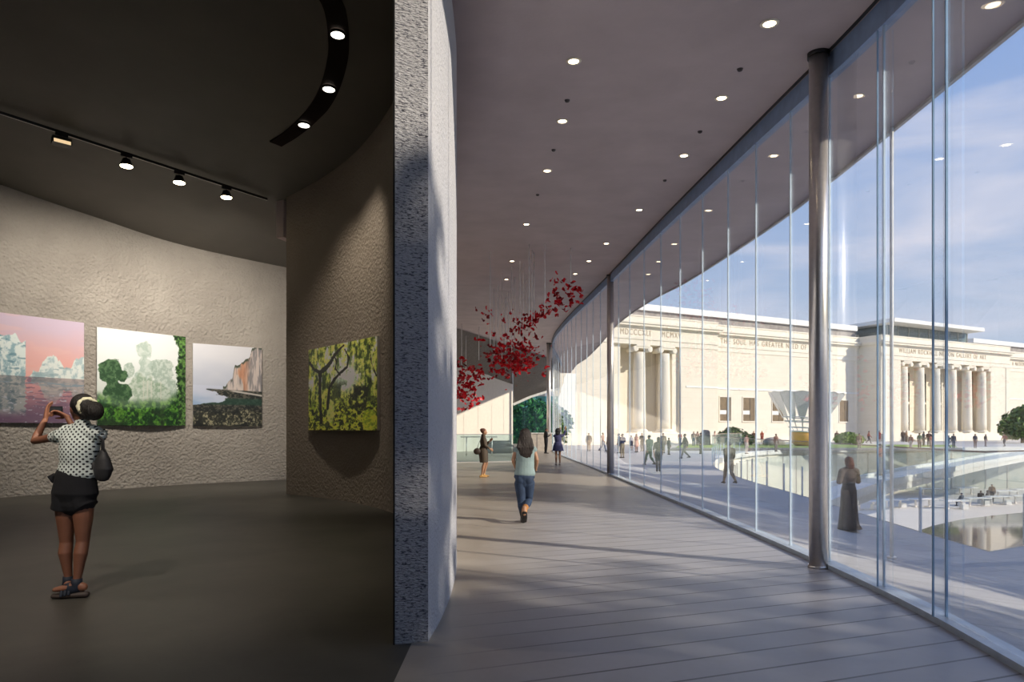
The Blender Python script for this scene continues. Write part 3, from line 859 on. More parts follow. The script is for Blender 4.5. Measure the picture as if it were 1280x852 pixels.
# ================================================================== FAR LOBBY THINGS
M_guard = glassmat('guard_glass', (.80, .90, .90), 1.0, milk=.08, milkcol=(.6,.75,.75))
ga, gb = U(520, 580, 24), U(641, 577, 28.6)
o = empty('glass_guard', (ga.x, 27.4, 0))
bm = BM(); bar(bm, (0,0,.62), (gb.x-ga.x-.02, 1.2, .62), .02, 1.2, up=(0,0,1)); mobj('pane', bm, M_guard, o)
bm = BM(); bar(bm, (0,0,1.23), (gb.x-ga.x, 1.2, 1.23), .05, .03); mobj('handrail', bm, M_steel, o)
bm = BM(); bar(bm, (0,0,.015), (gb.x-ga.x, 1.2, .015), .06, .05); mobj('base_rail', bm, M_steel, o)
tag(o, 'long low glass guard behind the woman in the dark patterned dress', 'glass guard')
p = G(632, 566)
o = empty('lounge_seat', (p.x-.3, 36.5, 0), .2)
bm = BM(); tube(bm, [(-.6,0,.33),(.6,0,.33)], [(.3,.28),(.3,.28)], n=14, fwd=(0,0,1)); mobj('seat', bm, plain('dark_leather', (.03,.03,.032), .4), o)
bm = BM(); tube(bm, [(-.6,.28,.55),(.6,.28,.55)], [(.12,.25),(.12,.25)], n=14, fwd=(0,0,1)); mobj('backrest', bm, MATS['dark_leather'], o)
tag(o, 'low dark rounded seat behind the glass guard', 'seat')
o = empty('high_table', (G(611,566).x-.4, 35.2, 0))
bm = BM(); box(bm, -1.0, 1.0, -.35, .35, 1.0, 1.05); mobj('tabletop', bm, M_steel, o)
for sx in (-.7, .7):
    bm = BM(); cyl(bm, sx, 0, 0, 1.0, .03, n=12); mobj('leg', bm, M_steel, o)
tag(o, 'narrow high table standing behind the glass guard', 'table')
# far glass screen with garden behind
bm = BM()
M_teal = glassmat('teal_far_glass', (.45, .72, .72), .6, milk=.04, milkcol=(.15,.4,.4))
wt = empty('window_90', (.1, 62, 0)); struct(wt)
bm = BM(); box(bm, 0, 4.4, -.02, .02, 0, 4.6); mobj('pane', bm, M_teal, wt)
for i in range(4):
    bm = BM(); box(bm, i*1.1-.03, i*1.1+.03, -.06, .06, 0, 4.6); mobj('mullion', bm, M_fin, wt)
o = empty('reception_block', G(676, 566) + Vector((0, 4, 0)))
bm = BM(); box(bm, -.8, .9, -.4, .4, 0, 1.15, 0); mobj('counter_body', bm, plain('reception_beige', (.50,.44,.38), .7), o)
bm = BM(); box(bm, -.85, .95, -.45, .45, 1.15, 1.2); mobj('counter_top', bm, M_white, o)
tag(o, 'low beige reception block at the far end of the lobby', 'counter')
# ================================================================== OUTSIDE GROUND
PZ = -.88; CZ = -5.8
def ground_z(x, y):
    """terrace falls gently from the glass line to the plaza"""
    dx = x - curve_x(min(y, 70))
    return max(PZ, min(0.0, -.2*(dx-.1)))
M_plaza = plain('plaza_pale_stone', (.62, .57, .50), .8, var=.05, scale=.3)
M_court = plain('court_pale_stone', (.66, .62, .55), .8, var=.04, scale=.4, bump=.1, bscale=8)
# sloping terrace strip
bm = BM()
offs = [0, .1, 1, 2, 3, 4, 4.5, 5.1]
rows = []
for p in GC:
    rows.append([(p.x+o_, p.y, max(PZ, min(0, -.2*(o_-.1)))-.012-.2) for o_ in offs])
sheet(bm, rows, .2)
struct(mobj('terrace', bm, M_pave), 'sloping stone terrace outside the glass wall')
# level plaza with the court opening
HOLE = [(80,26),(30,17.5),(10.6,13.1),(9.25,12.4),(9.4,14.5),(9.9,19),(10.4,24),(10.9,30),(12.4,39),(15.6,48.8),(20,58),(28,68),(42,75.5),(60,79),(110,81)]
H = [Vector((x, y, 0)) for x, y in HOLE[:3]] + [p for p in cr([(x, y, 0) for x, y in HOLE[3:]], 6)]
inner = [Vector((p.x+4.9, p.y, 0)) for p in GC]
outerp = [Vector((220, 300, 0)), Vector((-60, 300, 0)), Vector((-60, 76, 0)), Vector((18, 74, 0))]
# split the plaza: terrace side / far side around the hole (hole open to the right beyond view is closed at x=110)
bm = BM()
poly = [(p.x, p.y) for p in inner] + [(4.8,62.5),(-60,62.5),(-60,300),(230,300),(230,-20),(inner[0].x+20,-20)]
holep = [(p.x, p.y) for p in H]
tris = tessellate_polygon([[Vector((x, y, 0)) for x, y in poly], [Vector((x, y, 0)) for x, y in holep]])
allp = poly + holep
vs = [bm.verts.new((x, y, PZ-.016)) for x, y in allp]
for t_ in tris:
    try: bm.faces.new([vs[i] for i in t_])
    except ValueError: pass
def plaza_mat():
    t = NT('plaza_paving'); p = t.pos()
    l1, s, c = seams(t, -.32, .947, 1.1, .03)
    l2, s2, c2 = seams(t, .947, .32, 1.6, .02)
    n = t.noise(p, .35, 5, .6); f = t.noise(p, 9, 3)
    c1 = t.mix(n, (.47,.455,.445), (.60,.575,.54)); c1 = t.mix(t.math('MULTIPLY', t.math('MAXIMUM', l1, l2), .35), c1, (.25,.24,.24))
    c1 = t.mix(t.math('MULTIPLY', f, .2), c1, (.4,.4,.4))
    t.bsdf(Base_Color=c1, Roughness=.7); return t.m
M_pl = plaza_mat()
struct(mobj('ground', bm, M_pl), 'level stone plaza between the glass lobby and the columned building')
# court walls, floor
bm = BM()
n = len(H)
M_cwall = plain('court_wall_stone', (.76,.73,.66), .7)
a = [bm.verts.new((p.x, p.y, CZ)) for p in H]; b = [bm.verts.new((p.x, p.y, PZ)) for p in H]
for i in range(n-1): bm.faces.new((a[i], a[i+1], b[i+1], b[i]))
struct(mobj('wall_court', bm, M_cwall))
bm = BM()
poly = [(p.x-(.3 if 12 < p.y < 60 else 0), p.y) for p in H]
prism(bm, [(7,11)]+[(80,25),(112,30),(112,83),(60,81),(40,78),(26,70),(18,60),(13,48),(9,33)], CZ-.3, CZ)
struct(mobj('floor_court', bm, M_court), 'pale sunken court floor carrying white tables')
# white coping along the far side of the court
bm = BM()
for p, q in zip(H, H[1:]):
    if p.y > 50 and p.x > 15:
        bar(bm, p+Vector((0,0,PZ-.14)), q+Vector((0,0,PZ-.14)), .7, .42)
struct(mobj('trim_7', bm, M_white))
# glazed front of the rooms round the court: glass bays with mullions
M_cglass = glassmat('court_glass', (.95,.97,.95), .25, milk=.35, milkcol=(.80,.82,.76))
M_mull = plain('court_mullion', (.42,.41,.38), .5)
cf = cr([(11.4,27,0),(12.3,33,0),(13.8,40,0),(17,49,0),(21.3,58,0),(29,67,0),(42.4,74,0),(60,77.5,0),(104,79.5,0)], 10)
bay = []; last = cf[0]; bay.append(cf[0])
for p in cf:
    if (p-last).length > 2.6: bay.append(p); last = p
o = None
court = empty('court_glazing', (30, 67, CZ))
tag(court, 'curved glazed front with thin mullions round the far side of the sunken court', 'glass front')
for a_, b_ in zip(bay, bay[1:]):
    bm = BM(); r_ = Vector(court.location)
    m = Vector((0,0,CZ+2.2)); bar(bm, a_+m-r_, b_+m-r_, .03, 4.4)
    pn = mobj('pane', bm, M_cglass, court)
    bm = BM(); bar(bm, a_+Vector((0,0,CZ))-r_, a_+Vector((0,0,CZ+4.45))-r_, .12, .12, up=(0,1,0))
    mobj('mullion', bm, M_mull, court)
# dark reflecting pool in the court
bm = BM()
pp = [G(*q, z=CZ) for q in [(1140,667),(1165,658),(1200,650),(1240,645),(1290,640),(1360,640),(1420,700),(1300,735),(1180,735)]]
prism(bm, [(p.x, p.y) for p in pp], CZ, CZ+.06)
t = NT('still_dark_water'); t_b = t.bsdf(Base_Color=(.05,.045,.045), Roughness=.06); t_b.inputs['IOR'].default_value = 1.5
M_water = t.m
tag(mobj('reflecting_pool', bm, M_water), 'dark still reflecting pool in the sunken court in front of the tables', 'pool')

# ---------------- bridge
nearE = [G(px, y_, PZ) for px, y_ in [(1026,636),(1060,621),(1106,605),(1140,597),(1183,588),(1230,578.5),(1290,568.5),(1330,563.5)]]
farE = [G(px, y_, PZ) for px, y_ in [(1020,612),(1060,602),(1106,592),(1140,585.5),(1183,578.5),(1230,570),(1290,561.5),(1330,559)]]
nearE = cr(nearE, 5); farE = cr(farE, 5)
o = empty('footbridge', (nearE[0].x, nearE[0].y, PZ)); L0 = Vector(o.location)
bm = BM()
A_ = [[bm.verts.new(p-L0+Vector((0,0,dz))) for dz in (0,-.45)] + [bm.verts.new(q-L0+Vector((0,0,dz))) for dz in (-.45,0)] for p, q in zip(nearE, farE)]
for a_, b_ in zip(A_, A_[1:]):
    for k in range(4): bm.faces.new((a_[k], a_[(k+1)%4], b_[(k+1)%4], b_[k]))
bm.faces.new(A_[0]); bm.faces.new(A_[-1][::-1])
mobj('deck', bm, plain('bridge_deck_white', (.74,.72,.69), .7), o)
for E, nm in ((nearE, 'edge_beam'), (farE, 'edge_beam')):
    bm = BM()
    for p, q in zip(E, E[1:]): bar(bm, p-L0+Vector((0,0,.02)), q-L0+Vector((0,0,.02)), .16, .30)
    mobj(nm, bm, M_white, o)
M_bg = glassmat('bridge_glass', (.97,.985,.985), .10)
for E in (nearE,):
    bm = BM()
    for p, q in zip(E, E[1:]): bar(bm, p-L0+Vector((0,0,.68)), q-L0+Vector((0,0,.68)), .015, 1.0)
    mobj('glass_balustrade', bm, M_bg, o)
tag(o, 'white footbridge with glass sides sweeping over the sunken court', 'bridge')
# glass guard round the court on the terrace side
gl = [p for p in H if 12.3 <= p.y <= 62 and p.x < 25]
o = empty('court_guard', (gl[0].x, gl[0].y, PZ)); L0 = Vector(o.location)
bm = BM()
M_cg = glassmat('court_guard_glass', (.95,.975,.97), .12, milk=.05, milkcol=(.6,.72,.70))
for p, q in zip(gl, gl[1:]): bar(bm, p-L0+Vector((-.1,0,.52)), q-L0+Vector((-.1,0,.52)), .015, 1.0)
mobj('glass_balustrade', bm, M_cg, o)
bm = BM()
for p, q in zip(gl, gl[1:]): bar(bm, p-L0+Vector((-.1,0,1.04)), q-L0+Vector((-.1,0,1.04)), .03, .03)
mobj('handrail', bm, plain('guard_rail_tan', (.50,.36,.28), .5), o)
last = None
for p in cr([(q.x, q.y, 0) for q in gl], 6):
    if last is None or (p-last).length > 1.9:
        bm = BM(); q = p-L0+Vector((-.1,0,0)); box(bm, q.x-.018, q.x+.018, q.y-.03, q.y+.03, 0, 1.04); mobj('post', bm, M_edge, o); last = p
tag(o, 'curved glass guard with thin rail along the terrace edge above the court', 'glass guard')

# ---------------- tables in the court
def make_court_table():
    o = empty('court_table')
    bm = BM(); box(bm, -1.25, 1.25, -.45, .45, .70, .78, 0); mobj('tabletop', bm, M_white, o, bevel=.01)
    for sx in (-.7, .7):
        bm = BM(); box(bm, sx-.06, sx+.06, -.06, .06, .04, .70); box(bm, sx-.25, sx+.25, -.3, .3, 0, .05); mobj('leg', bm, M_steel, o)
    return o
T0 = None; S0 = None
tabs = [(1083,626,'white court table furthest towards the thick steel column'),(1117,624,'white court table behind the long-dressed woman, second in the row'),(1153,623,'white court table just before the paired glass fins'),
        (1194,625,'white court table just right of the paired glass fins'),(1220.5,622,'white court table beside the single seated person'),(1247,620,'white court table with two dark-clad people sitting behind it'),
        (1277,619,'white court table cut by the picture edge, front row'),(1255,613,'white court table in the back row near the standing brown-clad person'),(1279,611,'white court table cut by the picture edge, back row'),
        (1161,610,'faint white table in the back row beside the glazing, near the fins'),(1207,609,'faint white table in the back row under the bridge')]
for px, py, lab in tabs:
    d = (EYE-(CZ+.76))*F/(py-HOR); p = Vector(((px-640)/F*d, d, CZ))
    if T0 is None: T0 = o = make_court_table()
    else: o = copy_tree(T0)
    o.location = p; o.rotation_euler = (0, 0, .15); tag(o, lab, 'table', 'white tables in the sunken court')
for i, (px, py, lab) in enumerate([(1093,628,'small white block stool at the first court table'),(1128,626,'small white block stool behind the long-dressed woman'),(1205,628,'small white block stool right of the glass fins'),
        (1232,624,'small white block stool beside the seated person'),(1259,623,'small white block stool at the court table near the picture edge')]):
    d = (EYE-(CZ+.42))*F/(py-HOR); p = Vector(((px-640)/F*(d-1.5), d-1.5, CZ))
    bm = BM(); box(bm, -.25, .25, -.25, .25, 0, .45); o = mobj('block_stool', bm, M_white, bevel=.02); o.location = p
    tag(o, lab, 'stool', 'white block stools in the court')

# ================================================================== MUSEUM BUILDING
A0 = Vector((23.75, 100, 0)); UX = Vector((.901, .434)).normalized(); NX = Vector((UX.y, -UX.x)); BZ = PZ
def T(px, w=0.0):
    k = (px-640)/F
    return (k*(A0.y+w*NX.y) - A0.x - w*NX.x)/(UX.x-k*UX.y)
def DD(px, w=0.0): return A0.y + T(px, w)*UX.y + w*NX.y
def Zb(px, py, w=0.0): return EYE + (HOR-py)/F*DD(px, w) - BZ
BLD = empty('museum_building', (A0.x, A0.y, BZ), math.atan2(UX.y, UX.x))
tag(BLD, 'long cream classical stone building with six tall columns and carved frieze lettering', 'building')
def stone_mat():
    t = NT('building_limestone'); p = t.obj()
    s = t.n('SeparateXYZ', {0: p})
    br = t.n('TexBrick', {'Vector': t.n('CombineXYZ', {0: s.outputs[0], 1: s.outputs[2], 2: 0.0}).outputs[0], 'Scale': 1.0, 'Mortar Size': .012, 'Brick Width': 1.7, 'Row Height': .8,
              'Color1': (.80,.725,.60,1), 'Color2': (.84,.765,.64,1), 'Mortar': (.66,.585,.47,1)})
    n = t.noise(p, .25, 5)
    c1 = t.mix(t.math('MULTIPLY', n, .12), br.outputs[0], (.70,.62,.50))
    t.bsdf(Base_Color=c1, Roughness=.85); return t.m
M_bs = stone_mat()
M_bs2 = plain('smooth_limestone', (.83,.765,.645), .85, var=.04, scale=.5)
M_grey = plain('attic_grey_brick', (.34,.31,.29), .85, var=.25, scale=1.2)
M_win = plain('bronze_window', (.20,.14,.075), .25, var=.35, scale=1.5)
M_dwin = plain('dark_portico_glass', (.06,.07,.075), .12)
def Wb(name, spec, m, parent=None, bev=0):
    """boxes in building space: (t0, t1, w0, w1, z0, z1), w positive towards the plaza"""
    bm = BM()
    for t0, t1, w0, w1, z0, z1 in spec: box(bm, t0, t1, -w1, -w0, z0, z1)
    return mobj(name, bm, m, parent or BLD)
zA, zG, zP, zC, zF, zR = 21.9, 20.75, 19.35, 18.1, 17.95, 14.95   # white cap, grey attic top, parapet, cornice, frieze top, architrave bottom
tL, t1_, tPL, tPR, tE = T(693, 1.5), T(897, 1.5), T(1101, 4.4), T(1262, 4.4), 128
POD = 1.7
wp = 1.5      # left bay projection
wq = 4.4      # pavilion projection
tpp = [T(767, wp), T(851, wp)]         # opening of the left bay
# plain wall fields
wm = Wb('wall', [(t1_-.5, tPL+1, -1.2, 0, 0, zF)], M_bs)
Wb('wall', [(tPR-1, tE, -1.2, 0, 0, zF)], M_bs)
Wb('wall', [(tpp[1], t1_, -1.2, wp, POD, zR)], M_bs)                       # pier at the end of the left bay
Wb('wall', [(tL, tpp[0], -1.2, wp, POD, zR)], M_bs)
Wb('recess_wall', [(tpp[0]-1, tpp[1]+1, -4.2, -3.2, 0, zR+1)], M_bs)
Wb('pilaster', [(tpp[0]-.1, tpp[0]+1.6, -3.2, .9, POD, zR)], M_bs2); Wb('pilaster', [(tpp[1]-1.2, tpp[1]+.1, -3.2, .9, POD, zR)], M_bs2)
tmid = (T(799, .6)+T(830, .6))/2
Wb('pilaster', [(tmid+1.2, tmid+3.2, -3.2, -2.9, POD, zR)], M_bs2)
# podium and steps
Wb('podium', [(tL, t1_+.2, -3.2, wp+.5, 0, POD), (tL, t1_+.6, wp+.5, wp+1.6, 0, .55)], M_bs2)
Wb('plinth', [(t1_, tPL, 0, .35, 0, 1.0), (tPR, tE, 0, .35, 0, 1.0)], M_bs2)
# entablatures
def entab(t0, t1, w, ends=.35):
    Wb('architrave', [(t0, t1, -3 if w > 1 else -1.2, w+.10, zR, zR+.75), (t0, t1, -3 if w > 1 else -1.2, w+.22, zR+.75, zR+1.15)], M_bs2)
    fr = Wb('frieze', [(t0, t1, -3 if w > 1 else -1.2, w+.08, zR+1.15, zC-.65)], M_bs2)
    Wb('cornice', [(t0-.1, t1+.1, -1.2, w+.30, zC-.65, zC-.45), (t0-ends, t1+ends, -1.2, w+.75, zC-.45, zC-.1), (t0-ends-.15, t1+ends+.15, -1.2, w+.95, zC-.1, zC+.18)], M_bs2)
    Wb('parapet', [(t0, t1, -1.2, w+.1, zC+.18, zP-.2), (t0-.05, t1+.05, -1.2, w+.2, zP-.2, zP)], M_bs2)
    return fr
entab(tL, t1_, wp); entab(t1_+.02, tPL-.02, 0, .0); entab(tPL, tPR, wq); entab(tPR+.02, tE, 0, .0)
# attic
Wb('attic', [(tL, tPL+1, -3, -1.4, zP-.6, zG), (tPR-1, tE, -3, -1.4, zP-.6, zG)], M_grey)
Wb('roof_cap', [(tL, tPL+1, -14, -.9, zG, zA-.2), (tPR-3, tE, -14, -.9, zG, zA-.2)], M_white)
Wb('building_core', [(tL, tE, -22, -4.2, 0, zG)], M_bs2)
# string course
Wb('string_course', [(tpp[1]+1, t1_+.05, 0, wp+.08, 8.75, 9.05), (t1_, tPL, -.2, .1, 8.75, 9.05), (tPR, tE, -.2, .1, 8.75, 9.05)], M_white)
# pavilion
t0p, t1p = T(1126, wq), T(1238.5, wq)
Wb('pavilion_side', [(tPL, tPL+1.4, -1, 1.0, 0, zR)], M_bs)
Wb('pavilion_side', [(tPR-1.4, tPR, -1, 1.0, 0, zR)], M_bs)
Wb('corner_pier', [(tPL, t0p, 1.0, wq, 0, zR)], M_bs); Wb('corner_pier', [(t1p, tPR, 1.0, wq, 0, zR)], M_bs)
Wb('pilaster', [(tPL+1.2, tPL+1.5, wq, wq+.12, POD, zR)], M_bs2); Wb('pilaster', [(tPR-1.5, tPR-1.2, wq, wq+.12, POD, zR)], M_bs2)
Wb('podium', [(tPL-.2, tPR+.2, -2, wq+.5, 0, POD-.3)], M_bs2)
Wb('steps', [(t0p, t1p, wq+.5, wq+.5+.45*(6-k), 0, .22*(k+1)) for k in range(6)], M_bs2)
Wb('recess_wall', [(tPL, tPR, -1.6, -.8, 0, zR)], M_bs)
pc = [T(px, wq-1.0) for px in (1128.5,1149.2,1169,1189.6,1208.5,1226.5)]
def column(t, w, z0, z1, r):
    bm = BM(); prof = [(r*1.0, z0+.55)] + [(r*(1-.14*(k/8)**1.6), z0+.55+(z1-z0-1.6)*k/8) for k in range(1, 9)]
    lathe(bm, prof, t, -w, 28); c_ = mobj('column', bm, M_bs2, BLD)
    bm = BM(); lathe(bm, [(r*1.32, z0+.18),(r*1.36, z0+.28),(r*1.28, z0+.38),(r*1.12, z0+.44),(r*1.18, z0+.52),(r*1.02, z0+.58)], t, -w, 28)
    box(bm, t-r*1.4, t+r*1.4, -w-r*1.4, -w+r*1.4, z0, z0+.2); mobj('column_base', bm, M_bs2, c_)
    bm = BM(); zc = z1-1.0
    box(bm, t-r*1.30, t+r*1.30, -w-r*1.1, -w+r*1.1, z1-.28, z1); box(bm, t-r*1.25, t+r*1.25, -w-r*1.0, -w+r*1.0, z1-.55, z1-.28)
    for sx in (-1, 1):
        for q, rr in ((0, .42), (1, .30)):
            tube(bm, [(t+sx*r*1.34, -w-r*1.05-q*.02, z1-.62), (t+sx*r*1.34, -w+r*1.05+q*.02, z1-.62)], [rr*r*1.05, rr*r*1.05], n=16, fwd=(0,0,1), rounded=False)
    mobj('capital', bm, M_bs2, c_)
zcol = zR
for t_ in pc: column(t_, wq-1.0, POD-.3, zcol, .92)
for px in (799, 830): column(T(px, .6), .6, POD, zcol, .98)
# tall dark doorways behind the six columns
for a_, b_ in zip([t0p+.3]+[x+1.3 for x in pc], [x-1.3 for x in pc]+[t1p-.3]):
    if b_-a_ > .8:
        f_ = Wb('portico_window', [(a_+.1, b_-.1, -.82, -.72, POD, 13.4)], M_dwin)
        Wb('transom', [(a_+.1, b_-.1, -.72, -.62, 7.2, 7.6), (a_+.1, a_+.25, -.72, -.62, POD, 13.4), (b_-.25, b_-.1, -.72, -.62, POD, 13.4)], M_bs2, f_)
# windows with reveals and pale blinds
def window(px0, px1, w, z0, z1, blind=True):
    a_, b_ = T(px0, w), T(px1, w)
    f_ = Wb('window', [(a_, b_, w-.02, w+.03, z0, z1)], M_win)
    Wb('surround', [(a_-.14, a_, w-.02, w+.10, z0-.12, z1+.14), (b_, b_+.14, w-.02, w+.10, z0-.12, z1+.14), (a_-.14, b_+.14, w-.02, w+.10, z1, z1+.14), (a_-.2, b_+.2, w-.02, w+.16, z0-.18, z0)], M_bs2, f_)
    Wb('glazing_bar', [((a_+b_)/2+.22, (a_+b_)/2+.34, w+.03, w+.07, z0, z1)], plain('bronze_bar', (.10,.07,.04), .4), f_)
    if blind: Wb('pale_blind', [(a_+.02, (a_+b_)/2+.2, w+.03, w+.05, z0+(z1-z0)*.28, z0+(z1-z0)*.45)], M_white, f_)
window(899.5,913.5,0,3.6,7.5); window(928.5,943,0,3.6,7.5); window(965,979,0,3.6,7.5); window(1026,1036,0,3.6,7.5); window(1049,1060,0,3.6,7.5,False)
window(803,815.5,-3.2,3.8,8.5,False)
# penthouse with oversailing white roof
pa, pb = T(1112, 2), T(1212, 2)
pent = Wb('penthouse', [(pa, pb, -9.8, 1.5, zP-.2, 21.9)], glassmat('penthouse_glass', (.55,.66,.66), 1.2, milk=.35, milkcol=(.40,.48,.46)))
Wb('ceiling_band', [(pa+.3, pb-.3, -9.5, 1.2, 21.0, 21.9)], plain('penthouse_dark_band', (.10,.12,.15), .4), pent)
bm = BM()
for k in range(9):
    t_ = pa+(pb-pa)*k/8; box(bm, t_-.05, t_+.05, -1.6, -1.45, zP-.2, 21.9)
mobj('mullion', bm, M_mull, pent)
Wb('flat_roof', [(T(1118, 4.6), T(1231, 4.6), -12, 4.6, 21.95, 22.65)], M_white)
Wb('blank_core', [(pa+2, pb-2, -8.5, -1.5, zP-.2, 21.9)], M_bs2, pent)
# carved lettering
M_let = plain('carved_letter_shadow', (.42,.33,.23), .9)
def lettering(body, ta, tb, w, z, size):
    cu = bpy.data.curves.new('inscription', 'FONT'); cu.body = body; cu.size = size; cu.extrude = .02; cu.space_character = 1.25; cu.space_word = 1.4
    o_ = bpy.data.objects.new('inscription', cu); COL.objects.link(o_)
    dg = bpy.context.evaluated_depsgraph_get(); dg.update()
    me = bpy.data.meshes.new_from_object(o_.evaluated_get(dg)); bpy.data.objects.remove(o_)
    xs = [v.co.x for v in me.vertices]; x0, x1 = min(xs), max(xs)
    me.materials.clear(); me.materials.append(M_let)
    o_ = link(bpy.data.objects.new('inscription', me), BLD)
    o_.rotation_euler = (math.pi/2, 0, 0); s = (tb-ta)/(x1-x0)
    o_.location = (ta-x0*s, -w-.095, z); o_.scale = (s, 1.0, 1)
    return o_
zl = zR+1.15+.22
lettering('MDCCCXLI    MCMXV', T(775, wp), T(851, wp), wp, zl, 1.25)
lettering('THE SOUL HAS GREATER NEED OF THE IDEAL', T(900, 0), T(1040, 0), 0, zl, 1.25)
lettering('WILLIAM ROCKHILL NELSON GALLERY OF ART', T(1123, wq), T(1232, wq), wq, zl, 1.25)
lettering('A NATION OF', T(1264.5, 0), T(1286, 0), 0, zl, 1.25)

# ================================================================== LAWN, SHRUBS, SCULPTURES
M_grass = plain('lawn_green', (.26,.36,.07), .9, var=.35, scale=3)
def px_patch(name, quad, z0, z1, m):
    bm = BM(); prism(bm, [(G(*q, z=z0).x, G(*q, z=z0).y) for q in quad], z0, z1); return mobj(name, bm, m)
tag(px_patch('lawn', [(842,561),(1000,561),(1200,561),(1192,556),(1000,555.5),(850,555.5)], PZ-.01, PZ+.03, M_grass), 'thin strip of bright green lawn before the columned building', 'lawn', kind='stuff')
tag(px_patch('lawn_curb', [(838,563),(1000,563.2),(1203,563.2),(1203,561.2),(1000,561.2),(840,561.1)], PZ-.01, PZ+.16, plain('curb_dark_stone', (.20,.19,.18), .8)), 'dark low stone curb along the near side of the lawn strip', 'curb')
def leafy(name, loc, blobs, nleaf, size, cols, label, cat, trunk=None, group=None, seed=1):
    r = random.Random(seed); o = empty(name, loc)
    if trunk:
        bm = BM()
        for pts, rad in trunk: tube(bm, pts, rad, n=8)
        mobj('trunk', bm, plain('bark_brown', (.12,.085,.055), .9), o)
    bm = BM()
    for i in range(nleaf):
        cx, cy, cz, rx, ry, rz = r.choice(blobs)
        v = Vector((r.gauss(0,1), r.gauss(0,1), r.gauss(0,1))).normalized()*(r.random()**.38)
        p = Vector((cx+v.x*rx, cy+v.y*ry, cz+v.z*rz))
        n_ = (v*.7+Vector((r.uniform(-1,1), r.uniform(-1,1), r.uniform(-.4,1.2)))).normalized()
        t_ = n_.orthogonal().normalized(); t_ = (Matrix.Rotation(r.uniform(0,6.28), 3, n_) @ t_); b_ = n_.cross(t_)
        s = size*r.uniform(.6,1.3)
        vs = [bm.verts.new(p+t_*s*a+b_*s*b+n_*s*c) for a, b, c in ((-1,0,0),(-.3,.42,.1),(.5,.36,.08),(1,0,-.12),(.5,-.36,.08),(-.3,-.42,.1))]
        f = bm.faces.new(vs); f.material_index = i % len(cols)
    mobj('foliage', bm, cols, o)
    return tag(o, label, cat, group)
M_lf = [plain('leaf_mid', (.085,.17,.035), .6), plain('leaf_bright', (.17,.27,.05), .6), plain('leaf_dark', (.035,.085,.02), .6)]
M_lb = [plain('leaf_lime', (.26,.36,.06), .6), plain('leaf_bright', (.17,.27,.05), .6)]
p = G(915, 556, PZ)
leafy('shrub', (p.x, p.y, PZ), [(-1.0,0,1.0,1.3,1.2,1.1),(.7,0,1.2,1.5,1.2,1.2),(0,0,1.7,1.2,1.0,.9),(2.1,0,.8,1.0,.9,.8)], 2600, .22, M_lf, 'round green shrub under the windows of the cream building', 'shrub', seed=3)
p = G(1060, 555, PZ)
leafy('shrub', (p.x, p.y, PZ), [(-.8,0,.8,1.4,1,.8),(1.0,0,.7,1.6,1,.8),(0,0,1.2,1.2,.9,.7)], 1500, .22, M_lb, 'low lime-green shrub beside the corner of the columned pavilion', 'shrub', seed=4)
p = G(1275, 553, PZ); d_ = 104
leafy('tree', ((1278-640)/F*d_, d_, PZ), [(0,0,3.2,3.4,2.6,2.6),(2.5,0,3.6,3,2.6,2.9),(-1.6,0,2.4,2.0,2,1.9),(1,0,4.6,2.4,2,1.6)], 4200, .33, M_lf, 'bushy green tree standing right of the six columns', 'tree', trunk=[([(0,0,0),(0,0,2.5)],[.25,.18])], seed=5)
# far trees seen through the teal glass
for i, (x, y_, h_, lab) in enumerate([(1.6,74,7.0,'dark green tree beyond the teal glass at the lobby end, tallest'),(4.3,78,6.2,'dark green tree beyond the teal glass, nearer the distant column'),(-.8,80,5.6,'dark tree beyond the teal glass, half hidden by the far wall')]):
    leafy('tree', (x, y_, PZ), [(0,0,h_*.62,2.4,2.2,h_*.28),(-1.3,0,h_*.45,1.6,1.5,h_*.25),(1.4,0,h_*.5,1.7,1.5,h_*.27),(0,0,h_*.2,2.6,1.6,h_*.2)], 2200, .34, M_lf, lab, 'tree', trunk=[([(0,0,0),(0,0,h_*.6)],[.22,.12])], group='trees at the lobby end', seed=20+i)

# flared lattice sculpture on an orange base
p = G(1003, 556, PZ); d_ = 86
o = empty('flared_sculpture', ((1004-640)/F*d_, d_, PZ)); o.rotation_euler = (0, math.radians(3), 0)
M_or = plain('sculpture_orange', (.86,.44,.10), .5); M_wf = plain('sculpture_white', (.74,.72,.72), .6)
bm = BM(); lathe(bm, [(.9,0),(1.45,.25),(1.75,.9),(1.8,1.55),(1.72,1.85)], n=40); mobj('rounded_base', bm, M_or, o)
bm = BM(); lathe(bm, [(1.76,1.8),(1.86,1.85),(1.86,2.0),(1.7,2.02)], n=40); mobj('collar', bm, M_white, o)
NV = 15
for k in range(NV):
    a_ = 2*math.pi*k/NV
    def rim(f, s): # f height fraction, s sideways
        rr = 1.55+f*(3.6)*(1-.12*f); zz = 1.95+f*5.0
        aa = a_+s/rr
        return Vector((rr*math.cos(aa), rr*math.sin(aa), zz))
    bm = BM(); hw = [(0,.05),(.30,.08),(.42,.42),(.60,.66),(.8,.92),(1.0,1.04)]
    L_, R_ = [bm.verts.new(rim(f, -w_)) for f, w_ in hw], [bm.verts.new(rim(f, w_)) for f, w_ in hw]
    for i in range(len(hw)-1): bm.faces.new((L_[i], R_[i], R_[i+1], L_[i+1]))
    tip = bm.verts.new(rim(1.035, 0)); bm.faces.new((L_[-1], R_[-1], tip))
    bmesh.ops.solidify(bm, geom=list(bm.faces), thickness=.06)
    mobj('flared_blade', bm, M_wf, o)
